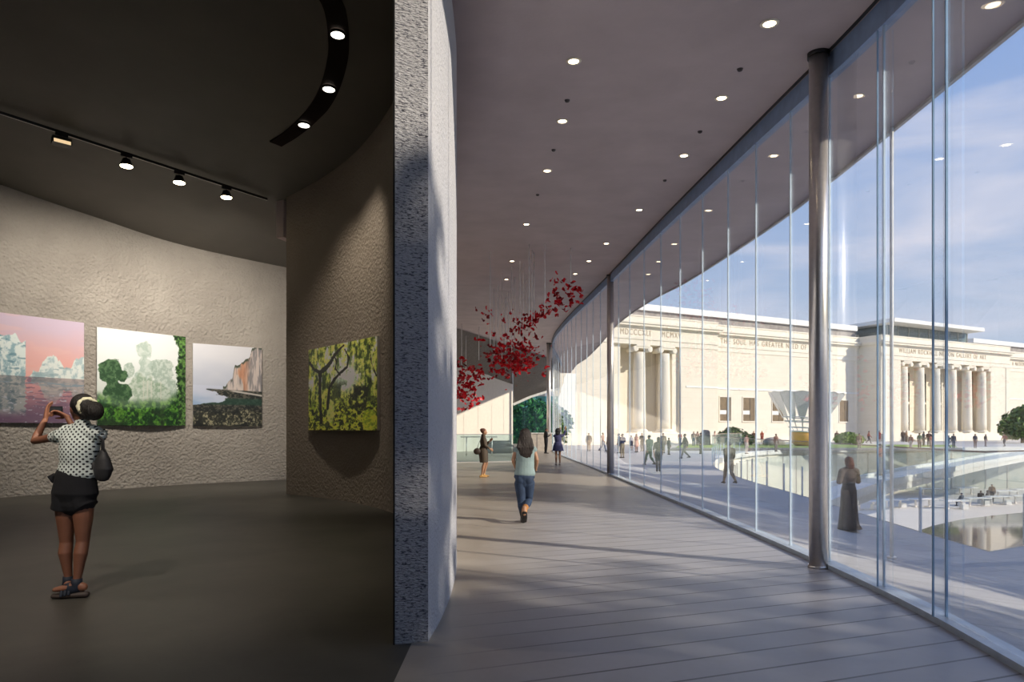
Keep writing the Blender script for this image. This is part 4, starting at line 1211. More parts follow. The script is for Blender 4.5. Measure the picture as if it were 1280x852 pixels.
for f in (.1, .26, .36):
    rr = 1.55+f*3.6*(1-.12*f); zz = 1.95+f*5.0
    bm = BM(); lathe(bm, [(rr-.05,zz-.05),(rr+.07,zz-.05),(rr+.07,zz+.08),(rr-.05,zz+.08)], n=44, cap=False)
    mobj('lattice_ring', bm, M_wf, o)
tag(o, 'giant white flared lattice cup on an orange base, half behind the thick steel column', 'sculpture')
# dark slab and low rock
p = G(882, 556, PZ); bm = BM(); tube(bm, [(0,0,0),(0,0,1.9)], [(.75,.3),(.62,.28)], n=18); o = mobj('dark_slab_sculpture', bm, plain('slab_dark', (.16,.15,.16), .6)); o.location = p
tag(o, 'upright dark rounded slab sculpture between two groups of visitors', 'sculpture')
p = G(966, 556, PZ); bm = BM(); ell(bm, (0,0,.35), (1.5,.8,.8)); ell(bm, (.9,0,.25), (.9,.6,.55))
o = mobj('low_rock_sculpture', bm, plain('rock_grey', (.36,.33,.32), .8, bump=.4, bscale=4)); o.location = p + Vector((0,0,-.02))
tag(o, 'low grey rounded rock on the lawn left of the flared sculpture', 'rock')
# trees right of the view that throw the dappled shade
def shade_tree(x, y_, h_, seed, zb=PZ, lab='broad green shade tree on the plaza beyond the right picture edge', src=[None]):
    if src[0] is None:
        src[0] = o_ = leafy('tree', (x, y_, PZ), [(0,0,7.2,3.8,3.8,2.6),(-2.2,1,6.0,2.8,2.6,2.0),(2.4,-1,6.2,2.8,2.6,2.1),(.5,2.2,5.2,2.6,2.4,1.7),(-.8,-2.4,5.4,2.6,2.4,1.7),(0,0,9.2,2.4,2.4,1.6)], 4300, .27, M_lf,
              'x', 'tree', trunk=[([(0,0,0),(.1,0,3),(0,.1,6.5)],[.26,.2,.1]), ([(0,0,3),(-2,1,6)],[.14,.05]), ([(0,0,3.3),(2.2,-1,6.2)],[.14,.05])], group='plaza shade trees', seed=9)
    else:
        o_ = copy_tree(src[0])
    o_.location = (x, y_, zb); o_.rotation_euler = (0, 0, seed*1.3); o_.scale = (1,1,h_)
    o_['label'] = lab; o_['group'] = 'plaza shade trees' if zb == PZ else 'court shade trees'
# ================================================================== PEOPLE
def skin(col, name): return plain(name, col, .5, var=.08, scale=8)
M_sk = {'brown': skin((.25,.105,.062),'skin_brown'), 'tan': skin((.36,.19,.11),'skin_tan'), 'light': skin((.52,.31,.22),'skin_light')}
def hairm(name, col):
    t = NT(name); p = t.n('Mapping', {'Vector': t.obj(), 'Scale': (1, 1, .12)}).outputs[0]
    n = t.noise(p, 90, 3)
    b = t.bsdf(Base_Color=t.mix(n, tuple(c*.5 for c in col), tuple(c*1.6 for c in col)), Roughness=.6)
    t.t.links.new(t.bump(n, .8, .02), b.inputs['Normal']); return t.m
M_hair = {'black': hairm('hair_black', (.012,.009,.008)), 'dark': hairm('hair_dark_brown', (.03,.015,.010)), 'red': hairm('hair_auburn', (.11,.035,.016))}
def V(*a): return Vector(a)
def hand(bm, wrist, d, palm, thumb, curl=.3, s=1.0):
    """palm and five fingers; d = pointing direction, palm = palm-facing direction, thumb = side of the thumb"""
    d = Vector(d).normalized(); palm = Vector(palm); palm = (palm-d*palm.dot(d)).normalized()
    side = Vector(thumb); side = (side-d*side.dot(d)-palm*side.dot(palm)).normalized()
    w = Vector(wrist)
    tube(bm, [w-d*.02*s, w+d*.03*s, w+d*.085*s], [(.024*s,.019*s),(.036*s,.016*s),(.038*s,.013*s)], n=12, fwd=palm)
    for k, (off, ln) in enumerate(((.030,.068),(.010,.078),(-.011,.072),(-.030,.056))):
        b = w+d*.085*s+side*off*s; p0 = b-d*.02*s
        c1 = curl*.6; c2 = curl*1.4; c3 = curl*2.0
        p1 = b+(d*math.cos(c1)+palm*math.sin(c1))*ln*.45*s
        p2 = p1+(d*math.cos(c2)+palm*math.sin(c2))*ln*.32*s
        p3 = p2+(d*math.cos(c3)+palm*math.sin(c3))*ln*.25*s
        tube(bm, [p0,p1,p2,p3], [.0092*s,.0088*s,.008*s,.007*s], n=8, fwd=side)
    b = w+d*.02*s+side*.024*s
    td = (d*.75+side*.65+palm*.25).normalized(); t2 = (d*.9+side*.2+palm*.4).normalized()
    tube(bm, [b, b+td*.042*s, b+td*.042*s+t2*.032*s, b+td*.042*s+t2*.055*s], [.013*s,.011*s,.0095*s,.008*s], n=8, fwd=palm)
def head(bm, c, fwd, up=(0,0,1), s=1.0):
    """skull, jaw, nose, brow, lips, ears; eye sockets left between brow and cheek"""
    f = Vector(fwd).normalized(); u = Vector(up); u = (u-f*u.dot(f)).normalized(); r = f.cross(u)
    M = Matrix((r, f, u)).transposed().to_4x4(); c = Vector(c)
    def E(off, rad): ell(bm, c+r*off[0]*s+f*off[1]*s+u*off[2]*s, tuple(x*s for x in rad), M, 16)
    E((0,-.012,.02), (.076,.096,.092)); E((0,.022,-.035), (.058,.066,.072)); E((0,.052,-.078), (.032,.032,.026))
    E((0,.088,-.018), (.011,.018,.024)); E((0,.100,-.032), (.014,.012,.010)); E((0,.072,.018), (.052,.014,.010))
    E((.034,.060,-.028), (.020,.02,.018)); E((-.034,.060,-.028), (.020,.02,.018)); E((0,.082,-.056), (.022,.010,.009))
    for sx in (-1, 1):
        E((sx*.076,-.004,-.008), (.010,.018,.030)); E((sx*.026,.072,.003), (.011,.008,.007))
def foot(bm, ankle, d, sole_z, s=1.0, shoe=0.0):
    d = Vector((d[0], d[1], 0)).normalized(); a = Vector(ankle); z = sole_z
    h = a-d*.05*s; h.z = z+.035*s
    m = a+d*.07*s; m.z = z+.034*s
    t = a+d*.16*s; t.z = z+.022*s
    g = shoe
    tube(bm, [h, Vector((a.x, a.y, z+.048*s)), m, t], [(.033*s+g,.036*s+g),(.036*s+g,.045*s+g),(.044*s+g,.030*s+g),(.036*s+g,.020*s+g)], n=12, fwd=(0,0,1))
    tube(bm, [a, Vector((a.x, a.y, z+.05*s))], [.036*s+g, .037*s+g], n=10)
def limb(bm, pts, rad, g=0.0, n=14): tube(bm, pts, [(r+g if not isinstance(r, tuple) else (r[0]+g, r[1]+g)) for r in rad], n=n)
def arm(bm, sh, el, wr, s=1.0, g=0.0, upto=1.0, female=True):
    sh, el, wr = Vector(sh), Vector(el), Vector(wr); k = .86 if female else 1.0
    k *= s
    pts = [sh, sh.lerp(el,.35), sh.lerp(el,.75), el, el.lerp(wr,.28), el.lerp(wr,.7), wr]
    rad = [.052*k, .047*k, .040*k, .038*k, .041*k, .031*k, .025*k]
    if upto < 1:
        n_ = max(2, int(round(upto*6))+1); pts, rad = pts[:n_], rad[:n_]
    limb(bm, pts, rad, g)
def leg(bm, hip, kn, an, s=1.0, g=0.0, upto=1.0, female=True, calf=None):
    hip, kn, an = Vector(hip), Vector(kn), Vector(an); k = s*(.98 if female else 1.0)
    b = calf or Vector((0, -.012, 0))
    pts = [hip, hip.lerp(kn,.35), hip.lerp(kn,.75), kn, kn.lerp(an,.28)+b, kn.lerp(an,.6)+b*.5, kn.lerp(an,.88), an]
    rad = [.088*k, .082*k, .064*k, .054*k, .058*k, .044*k, .034*k, .033*k]
    if upto < 1:
        n_ = max(2, int(round(upto*7))+1); pts, rad = pts[:n_], rad[:n_]
    limb(bm, pts, rad, g)
def torso(bm, J, s=1.0, g=0.0, lo=0, hi=9, female=True):
    """J: pelvis, waist, chest, shoulders centre, neck base (each a point)"""
    pe, wa, ch, sc, nb = [Vector(J[k]) for k in ('pelvis','waist','chest','shc','nb')]
    L = [(pe+Vector((0,0,-.09*s)), (.115,.095)), (pe, (.168,.118)), (pe.lerp(wa,.5), (.152,.108)), (wa, (.122 if female else .145,.092)),
         (wa.lerp(ch,.55), (.142 if female else .160,.104)), (ch, (.152 if female else .172,.108)), (ch.lerp(sc,.65), (.158 if female else .185,.090)), (sc, (.118,.066)), (nb, (.060,.056))]
    L = L[lo:hi]
    tube(bm, [p for p, r in L], [(r[0]*s+g, r[1]*s+g) for p, r in L], n=20)
    if lo <= 4 and hi >= 7: limb(bm, [J['shl'], Vector(J['shl']).lerp(sc,.5)+Vector((0,0,.02*s)), Vector(J['shr']).lerp(sc,.5)+Vector((0,0,.02*s)), J['shr']], [.050*s, .058*s, .058*s, .050*s], g)
def std(s=1.0, pose='stand', female=True):
    """standard joints for a 1.70 m figure facing +y"""
    w = .165 if female else .195
    J = dict(pelvis=(0,0,.94), waist=(0,.005,1.09), chest=(0,.0,1.25), shc=(0,-.012,1.405), nb=(0,-.01,1.47), head=(0,.02,1.60), face=(0,1,0),
             shl=(-w,-.01,1.39), shr=(w,-.01,1.39), ell=(-w-.05,-.03,1.12), elr=(w+.05,-.03,1.12), wrl=(-w-.05,.05,.87), wrr=(w+.05,.05,.87),
             hil=(-.085,0,.88), hir=(.085,0,.88), knl=(-.09,.015,.48), knr=(.09,.015,.48), anl=(-.09,-.02,.085), anr=(.09,-.02,.085))
    if pose == 'walk':
        J.update(knl=(-.085,.16,.50), anl=(-.085,.26,.11), knr=(.085,-.02,.47), anr=(.085,-.34,.16), ell=(-w-.05,-.12,1.13), wrl=(-w-.04,-.10,.88), elr=(w+.05,.06,1.12), wrr=(w+.03,.24,.93))
    if pose == 'talk':
        J.update(elr=(w+.06,.0,1.13), wrr=(w-.06,.22,1.22), anl=(-.13,-.02,.085), knl=(-.12,.015,.48))
    if pose == 'sit':
        J.update({k: tuple(Vector(v)-Vector((0,0,.44))) for k, v in J.items() if k in ('pelvis','waist','chest','shc','nb','head','shl','shr','ell','elr','wrl','wrr')})
        J.update(hil=(-.09,.02,.47), hir=(.09,.02,.47), knl=(-.11,.42,.47), knr=(.11,.42,.47), anl=(-.11,.42,.085), anr=(.11,.42,.085), wrl=(-.12,.33,.60), wrr=(.12,.33,.60), ell=(-.22,.10,.70), elr=(.22,.10,.70))
    return {k: Vector(v) for k, v in J.items()}
PROTO = {}
def proto(pose, female, dress):
    """a small figure for the distance: continuous body plus hair, top, bottoms, shoes; shared meshes"""
    key = (pose, female, dress)
    if key in PROTO: return PROTO[key]
    J = std(1, pose, female); tmp = []
    bm = BM(); torso(bm, J, female=female); head(bm, J['head'], J['face']); limb(bm, [J['nb']-V(0,0,.03), J['head']-V(0,.015,.05)], [.05,.047])
    for s_ in 'lr':
        arm(bm, J['sh'+s_], J['el'+s_], J['wr'+s_], female=female); leg(bm, J['hi'+s_], J['kn'+s_], J['an'+s_], female=female)
        d = (J['wr'+s_]-J['el'+s_]).normalized(); sx = -1 if s_ == 'l' else 1
        hand(bm, J['wr'+s_], d, (-sx,0,0), (0,1,.2), .5, 1.1)
        z = min(J['an'+s_].z-.085, .09) if J['an'+s_].z > .1 else 0
        foot(bm, J['an'+s_], (0,1,0), max(0, J['an'+s_].z-.085))
    body = remeshed('person_body', bm, None, voxel=.011, smooth=2).data
    bm = BM(); c = J['head']
    ell(bm, c+V(0,-.022,.035), (.088,.100,.090)); 
    if female: tube(bm, [c+V(0,-.06,.02), c+V(0,-.085,-.08), c+V(0,-.08,-.17)], [(.078,.05),(.075,.045),(.05,.025)], n=14)
    hair = remeshed('hair', bm, None, voxel=.012, smooth=2).data
    bm = BM(); g = .016
    torso(bm, J, g=g, lo=2 if not dress else 2, hi=9, female=female)
    for s_ in 'lr': arm(bm, J['sh'+s_], J['el'+s_], J['wr'+s_], g=g+.003, upto=.95 if not female else .5, female=female)
    top = remeshed('top', bm, None, voxel=.013, smooth=2).data
    bm = BM()
    if dress:
        p = J['pelvis']
        tube(bm, [J['waist']+V(0,0,.03), p+V(0,0,.03), p+V(0,0,-.2), p+V(0,0,-.42)], [(.14,.105),(.185,.135),(.20,.15),(.215,.165)], n=20, rounded=False)
    else:
        torso(bm, J, g=g-.002, lo=0, hi=4, female=female)
        for s_ in 'lr': leg(bm, J['hi'+s_], J['kn'+s_], J['an'+s_]+V(0,0,.0), g=.016, female=female)
    bot = remeshed('bottoms', bm, None, voxel=.013, smooth=2).data
    bm = BM()
    for s_ in 'lr': foot(bm, J['an'+s_], (0,1,0), max(0, J['an'+s_].z-.085), shoe=.008)
    shoes = remeshed('shoes', bm, None, voxel=.012, smooth=1).data
    for o_ in [o_ for o_ in COL.objects if o_.data in (body, hair, top, bot, shoes)]: bpy.data.objects.remove(o_)
    PROTO[key] = (body, hair, top, bot, shoes); return PROTO[key]
def part(name, me, m, parent):
    o_ = bpy.data.objects.new(name, me); link(o_, parent)
    if not me.materials: me.materials.append(None)
    o_.material_slots[0].link = 'OBJECT'; o_.material_slots[0].material = m
    return o_
CM = {}
def cloth(rgb):
    if rgb not in CM: CM[rgb] = plain('cloth_%d_%d_%d' % rgb, lin(rgb), .8, var=.12, scale=12, bump=.2, bscale=30)
    return CM[rgb]
def person(px, yt, yf, tc, bc, label, pose='stand', female=False, dress=False, sk='tan', hr='black', rz=0.0, z=None, gz=None, h=None, group='visitors on the plaza'):
    zz = PZ if z is None else z
    d = (EYE-zz)*F/(yf-HOR)
    for _ in range(12):
        x = (px-640)/F*d
        if z is None: zz = ground_z(x, d)
        d = .5*d + .5*(EYE-zz)*F/(yf-HOR)
    x = (px-640)/F*d
    H_ = h or max(1.52, min(1.95, (yf-yt)/F*d))
    if pose == 'sit': H_ = 1.7
    body, hair, top, bot, shoes = proto(pose, female, dress)
    o_ = part('person', body, M_sk[sk], None)
    o_.location = (x, d, zz); o_.rotation_euler = (0, 0, rz); s_ = H_/1.715; o_.scale = (s_,)*3
    part('hair', hair, M_hair[hr], o_); part('top', top, cloth(tc), o_); part('skirt' if dress else 'trousers', bot, cloth(bc), o_); part('shoes', shoes, cloth((40,34,32)), o_)
    return tag(o_, label, 'person', group)
P = person; pi = math.pi
P(736,541,563.5,(60,44,40),(150,120,90),'person in dark top and tan trousers alone left of the slim column',rz=2.8)
P(753.5,540.5,564,(150,105,95),(80,95,125),'person in pinkish shirt and blue jeans walking close to the slim column','walk',rz=-2.2)
P(760.5,542,564.5,(160,100,90),(110,90,90),'person in a pinkish top partly hidden by the slim column',rz=2.2,female=True)
P(773.5,541.5,566,(40,58,92),(165,150,125),'person in short dark blue jacket right of the slim column, the further of a pair',rz=1.2)
P(778,540,572,(34,46,78),(140,130,110),'person in hooded dark blue top and khaki trousers, nearer of the pair right of it',rz=.6,pose='talk')
P(789,544,562.5,(150,150,165),(60,60,80),'person in pale grey top and dark skirt standing by the left building columns',female=True,dress=True,rz=2.9)
P(795.5,542,565,(150,110,100),(190,140,125),'person in rosy brown dress below the first fluted building column',female=True,dress=True,rz=-2.6)
P(802.5,541,563.5,(50,58,54),(46,54,52),'slim person in dark green suit between the two left building columns','talk',rz=2.4)
P(811.5,537.5,581.5,(52,76,66),(40,72,62),'tall person in long green clothes walking on the blue-shaded terrace','walk',rz=.5)
P(823,546,590,(56,52,48),(54,64,74),'person with dark bulky top nearest the glass, walking away on the shaded terrace','walk',rz=-.3,female=True)
P(829,541,566,(150,135,115),(120,110,100),'person in tan behind the walker with the dark bulky top',rz=2.7)
P(836,547,568,(48,42,44),(64,56,56),'person in dark clothes right of the walker with the bulky top',rz=-1.2)
P(850,540,557,(176,92,82),(80,92,120),'person in red top at the left end of the lawn strip',female=True,rz=2.8)
P(856,540,573,(28,32,42),(92,92,92),'person in black jacket and grey trousers walking in front of the lawn','walk',rz=1.6)
P(867,535,557.5,(150,130,120),(70,88,110),'person in pale top and blue jeans, left one of three before the dark slab',rz=2.9)
P(872,536,556.7,(176,136,120),(90,76,70),'person in pinkish top, middle one of three before the dark slab',rz=-2.9,female=True)
P(876,535,567,(34,34,40),(30,30,38),'tall person in black, nearest of three before the dark slab',rz=-2.4)
P(893.5,536,554.5,(190,140,120),(200,160,140),'person in peach clothes beside the dark slab, looking at the shrub',female=True,rz=-2.2)
P(899.5,536,554,(110,54,44),(44,38,36),'person in dark red beside the round green shrub',rz=2.2)
P(911.5,552,605,(74,62,56),(112,104,96),'person in dark brown jacket and grey trousers walking outside the glass by the court guard','walk',rz=.2,sk='brown')
P(922.5,536,554,(214,160,136),(214,164,140),'pale peach-clad person in front of the round green shrub',female=True,dress=True,rz=2.8)
P(933,543,567,(206,160,146),(222,206,196),'person in pale pink top and white trousers behind the court guard',female=True,rz=-2.8)
P(942,534,555,(84,48,40),(50,66,50),'dark-clad tall person right of the round green shrub',rz=2.6)
P(952.5,536,553,(150,62,46),(140,58,44),'person in a rust red dress between shrub and grey rock',female=True,dress=True,rz=3.0)
P(970,542,564,(120,82,66),(150,140,130),'person in brown top in front of the low grey rock',rz=-2.7)
P(1046,535.5,554,(110,72,56),(86,62,50),'person in brown beside the lime-green shrub, first right of the thick column',rz=2.7)
P(1058,539.5,554,(120,78,58),(104,70,54),'shorter person in rusty brown before the lime-green shrub','talk',rz=-1.5,h=1.55)
P(1074,541.5,562,(112,84,72),(150,136,126),'person in brown jacket standing at the far edge of the court, above the red-haired woman',rz=3.0)
P(1086,535,554,(172,108,92),(78,74,78),'person in salmon shirt striding past the pavilion corner','walk',rz=-1.9)
P(1099,536,553,(150,52,42),(140,50,42),'person in a bright red dress by the pavilion corner',female=True,dress=True,rz=2.7)
P(1128.5,535,552,(80,62,50),(66,52,46),'person in dark brown below the first tall pavilion column',rz=2.8)
P(1133,535.5,552,(150,116,86),(84,66,54),'person in ochre top below the first tall pavilion column, right one of the pair',female=True,rz=-2.8)
P(1138.5,543,561.5,(130,66,64),(190,180,174),'person in wine red top near the far court edge below the first pavilion columns',rz=1.9)
P(1149.5,541,561.5,(70,96,74),(130,110,96),'person in green top facing the second pavilion column',female=True,rz=2.9)
P(1154.5,535,557,(60,60,64),(66,60,60),'person in charcoal between the second and third pavilion columns','talk',rz=-2.6)
P(1161,537,557.8,(128,84,74),(78,62,60),'person in brownish red shirt left of the third pavilion column',rz=2.4)
P(1164,543,561.5,(196,130,108),(200,168,150),'person in salmon clothes below the third pavilion column',female=True,dress=True,rz=-2.9)
P(1186,546,560,(54,56,70),(80,80,96),'shorter dark figure just right of the paired glass fins',pose='walk',rz=1.8,h=1.52)
P(1192,542,559.5,(36,40,60),(70,74,96),'person in navy jacket right of the paired glass fins',rz=3.0)
P(1219,542,559.5,(34,42,70),(150,130,120),'person in navy top and bare legs below the fifth pavilion column',female=True,rz=2.9)
P(1232,542.5,557.5,(34,36,46),(150,140,140),'person in black top and pale trousers below the last pavilion column',rz=-2.8)
P(1255.5,542,558,(120,50,56),(40,46,70),'person in red top and navy trousers below the right pier of the pavilion','walk',rz=2.0)
P(1100,571,594,(176,84,66),(150,150,155),'person in a brick red top crossing the white footbridge','talk',z=PZ,rz=-2.6,h=1.6,group='visitors on the plaza')
for px, py, tc, lab, rr in [(1202,622.5,(56,58,66),'person in dark grey sitting alone at a white court table',.3),(1226,619,(44,42,42),'person in black sitting at the court table, left of three',-.5),
                       (1234.5,618.5,(58,44,40),'person in dark brown sitting at the court table, middle of three',.5)]:
    q = P(px, 0, py+10, tc, (50,50,60), lab, 'sit', z=CZ, rz=rr, group='people at the court tables')
    bm = BM(); box(bm, -.22, .22, -.22, .22, 0, .385); s = mobj('block_stool', bm, M_white, bevel=.02); s.location = q.location
    tag(s, 'white block seat under the ' + lab.replace('sitting ', '').replace('at the court table, ', '').replace('at a white court table', ''), 'stool', 'white block stools in the court')
P(1240, 601, 627, (128,92,58), (80,66,54), 'person in ochre jacket standing at the court tables, right of the seated pair', z=CZ, rz=2.5, group='people at the court tables', h=1.75)
P(682.5,542,566.5,(26,26,30),(24,24,30),'person in black standing at the far end of the lobby beside the distant column',z=0,rz=-1.3,sk='brown',group='visitors inside the lobby',pose='talk')
# ================================================================== LARGER FIGURES
def dots_mat():
    t = NT('white_dotted_cloth'); p = t.obj()
    r_ = t.n('Mapping', {'Vector': p, 'Rotation': (0, math.radians(45), 0), 'Scale': (1/.031, 0, 1/.031)}).outputs[0]
    fr = t.n('VectorMath', {0: r_}, operation='FRACTION').outputs[0]
    d = t.n('VectorMath', {0: fr, 1: (.5, 0, .5)}, operation='DISTANCE').outputs[1]
    m = t.math('LESS_THAN', d, .28)
    b = t.bsdf(Base_Color=t.mix(m, (.74,.80,.76), (.016,.018,.024)), Roughness=.8)
    t.t.links.new(t.bump(t.noise(p, 14, 3), .4, .02), b.inputs['Normal']); return t.m
M_dots = dots_mat()
M_black_cloth = plain('black_cloth', (.010,.010,.013), .85, bump=.3, bscale=20)

# ---- woman photographing the pictures
D = 5.72
base = Vector(((97-640)/F*D, D, 0))
def W(px, py, dy=0.0): return Vector(((px-640)/F*(D+dy) - base.x, dy, EYE+(HOR-py)/F*(D+dy)))
o = empty('person', base)
J = dict(pelvis=W(95,614,0), waist=W(97,588,0), chest=W(99,562,.0), shc=W(102,541,-.005), nb=W(103,532,.0), head=W(102,511,.02), face=V(-.86,.5,-.02),
         shl=W(82,543,.02), shr=W(119,543,-.01), hil=W(82,628,0), hir=W(104,628,0))
fl = V(-.55,.80,0); fr_ = V(-.95,-.15,0)
bm = BM()
torso(bm, J, 1.0); head(bm, J['head'], J['face'], s=1.12)
limb(bm, [J['nb']+V(0,0,-.04), J['head']+V(.01,0,-.05)], [.048,.046])
arm(bm, J['shl'], W(43,551,.12), W(57,523,.27), 1.0)
hand(bm, W(57,523,.27), V(.10,.10,1), V(.9,.3,0), V(.5,.8,.2), .30, 1.05)
arm(bm, J['shr'], W(104,552,.33), W(83,520,.33), 1.0)
hand(bm, W(83,520,.33), V(-.95,.0,.42), V(0,-.6,-.8), V(-.2,.2,-1), .75, 1.0)
leg(bm, J['hil'], W(83,677,.03), W(85.5,724,.03), 1.0, calf=V(-.004,-.016,0)); leg(bm, J['hir'], W(103.5,677,0), W(96,727,-.05), 1.0, calf=V(.006,-.016,0))
foot(bm, W(85.5,724,.03), fl, .055, 1.08); foot(bm, W(96,727,-.05), fr_, .055, 1.08)
body = remeshed('person_body', bm, M_sk['brown'], voxel=.0062, smooth=3)
me = body.data; bpy.data.objects.remove(o); o = body; o.name = 'person'; o.location = base
tag(o, 'person in white dotted blouse and black shorts photographing the iceberg picture', 'person')
# blouse
bm = BM(); torso(bm, J, 1.0, g=.016, lo=2)
arm(bm, J['shl'], W(43,551,.12), W(57,523,.27), 1.0, g=.016, upto=.2); arm(bm, J['shr'], W(104,552,.33), W(83,520,.33), 1.0, g=.016, upto=.2)
tube(bm, [W(97,592), W(97.5,580)], [(.172,.125),(.158,.115)], n=20)
tube(bm, [W(84,538,.01), W(77,545,.02)], [.06,.070], n=14); tube(bm, [W(117,538,.0), W(124,544,.0)], [.058,.064], n=14)
mobj_ = remeshed('blouse', bm, M_dots, o, voxel=.008, smooth=3)
# frilled sleeve edges
bm = BM()
for c_, ax in ((W(77.5,545,.02), V(-1,.1,-.5)), (W(124,545,0), V(1,0,-.6))):
    ax.normalize(); a1 = ax.orthogonal().normalized(); a2 = ax.cross(a1)
    ring = []
    for k in range(30):
        th = 2*math.pi*k/30; rr = .068+.010*math.sin(k*2.1); ring.append((c_+(a1*math.cos(th)+a2*math.sin(th))*rr*.85, c_+ax*(.018+.008*math.sin(k*2.7))+(a1*math.cos(th)+a2*math.sin(th))*rr*1.12))
    vs = [(bm.verts.new(a), bm.verts.new(b)) for a, b in ring]
    for k in range(30): bm.faces.new((vs[k][0], vs[(k+1)%30][0], vs[(k+1)%30][1], vs[k][1]))
bmesh.ops.solidify(bm, geom=list(bm.faces), thickness=.004); mobj('sleeve_frill', bm, M_dots, o, smooth=True)
# shorts
bm = BM()
tube(bm, [W(94.5,591), W(94.5,602), W(94,616)], [(.166,.125),(.178,.132),(.196,.142)], n=20)
ell(bm, J['pelvis']+V(0,0,-.10), (.165,.12,.12))
for a_, b_, c_ in ((J['hil'], W(80,637,0), 0), (J['hir'], W(108,634,0), 0)):
    tube(bm, [a_+V(0,0,.09), a_, b_], [(.098,.12),(.098,.118),(.100,.112)], n=18, rounded=False)
remeshed('shorts', bm, M_black_cloth, o, voxel=.008, smooth=2)
bm = BM(); tube(bm, [W(68,594,-.02), W(64,596,-.04), W(66,602,-.04)], [.022,.03,.012], n=10); mobj('waist_bow', bm, M_black_cloth, o)
# hair and scrunchie
c_ = J['head']; f_ = J['face'].normalized(); rt = f_.cross(V(0,0,1)).normalized(); Mh = Matrix((rt, f_, V(0,0,1))).transposed().to_4x4()
bm = BM(); ell(bm, c_-f_*.028+V(0,-.004,.036), (.096,.112,.104), Mh, 20); ell(bm, c_-f_*.075+V(0,-.01,-.02), (.07,.06,.07), Mh, 18)
bun = W(116.5,512,-.07)
tube(bm, [c_-f_*.09, bun], [.06,.05], n=14)
hair = remeshed('hair', bm, M_hair['black'], o, voxel=.007, smooth=2)
bm = BM(); ell(bm, bun+V(.012,-.012,-.010), (.083,.078,.086)); ell(bm, bun+V(-.03,-.02,-.045), (.058,.055,.05))
remeshed('hair_bun', bm, M_hair['black'], hair, voxel=.007, smooth=2)
bm = BM(); cc = W(109.5,508,-.045); ax = (bun-c_).normalized()+V(.1,-.55,0); ax.normalize(); a1 = ax.orthogonal().normalized(); a2 = ax.cross(a1)
pts = [cc+(a1*math.cos(t_)+a2*math.sin(t_))*.071 for t_ in [2*math.pi*k/28 for k in range(29)]]
tube(bm, pts, [.016+.004*math.sin(k*2.3) for k in range(29)], n=8, rounded=False); mobj('hair_band', bm, plain('cream_satin', (.72,.68,.48), .5), hair, smooth=True)
# sandals
M_navy = plain('navy_sandal', (.012,.018,.034), .7); M_wedge = plain('wedge_sole', (.05,.035,.03), .6)
for an, fd in ((W(85.5,724,.03), fl), (W(96,727,-.05), fr_)):
    fd = fd.normalized(); sh = empty('sandal', (0,0,0), 0, o)
    a0 = V(an.x, an.y, 0)
    bm = BM(); tube(bm, [a0-fd*.075+V(0,0,.028), a0+fd*.03+V(0,0,.026), a0+fd*.12+V(0,0,.022), a0+fd*.185+V(0,0,.022)], [(.036,.030),(.042,.026),(.048,.022),(.038,.020)], n=14, fwd=(0,0,1)); mobj('sole', bm, M_wedge, sh)
    bm = BM(); tube(bm, [an+V(0,0,.03), an+V(0,0,-.01), V(an.x,an.y,.095), a0+fd*.045+V(0,0,.085), a0+fd*.085+V(0,0,.07)], [.043,.045,.050,(.056,.05),(.056,.040)], n=16, rounded=False)
    for q, rr in ((.045,.05),(.075,.05),(.105,.048)):
        cpt = a0+fd*q+V(0,0,.085-.25*q); sd = V(-fd.y, fd.x, 0)
        tube(bm, [cpt-sd*.052-V(0,0,.03), cpt-sd*.035+V(0,0,.012), cpt+V(0,0,.026), cpt+sd*.035+V(0,0,.012), cpt+sd*.052-V(0,0,.03)], [(.009,.013)]*5, n=8, fwd=fd)
    mobj('straps', bm, M_navy, sh, smooth=True)
# phone held up
o2 = empty('phone', base+W(69.5,512,.32), math.radians(8))
bm = BM(); box(bm, -.062, .062, -.006, .006, -.034, .034); mobj('case', bm, plain('phone_black', (.012,.012,.014), .3), o2, bevel=.003)
bm = BM(); box(bm, -.055, .055, -.0075, -.006, -.028, .028); mobj('screen', bm, plain('phone_screen_dark', (.03,.035,.04), .1), o2)
tag(o2, 'small black phone held up in both hands towards the iceberg picture', 'phone')
# shoulder bag
M_bag = plain('charcoal_leather', (.035,.034,.036), .55, bump=.3, bscale=25)
bb = W(128,583,-.03)
o3 = empty('shoulder_bag', base+bb)
bm = BM(); tube(bm, [V(.005,0,.14), V(.005,0,.07), V(.008,0,-.02), V(.0,0,-.085)], [(.028,.02),(.062,.045),(.086,.06),(.066,.05)], n=20); remeshed('pouch', bm, M_bag, o3, voxel=.007, smooth=3)
bm = BM(); tp = W(122,536,0)-bb
tube(bm, [V(.02,-.012,.13), V(.015,-.02,.24), tp+V(.015,-.045,-.05), tp+V(-.005,-.01,.025)], [(.014,.005),(.015,.005),(.015,.005),(.014,.005)], n=8)
tube(bm, [V(-.01,.012,.13), V(-.015,.03,.24), tp+V(.0,.05,-.05), tp+V(-.005,.0,.025)], [(.014,.005)]*4, n=8)
mobj('strap', bm, M_bag, o3, smooth=True)
bm = BM(); tube(bm, [V(-.06,.03,-.02), V(-.09,.02,.0), V(-.10,.02,.05)], [.03,.035,.02], n=10); mobj('side_ruffle', bm, M_bag, o3, smooth=True)
tag(o3, 'charcoal slouchy bag hanging from the dotted-blouse woman\'s shoulder', 'bag')

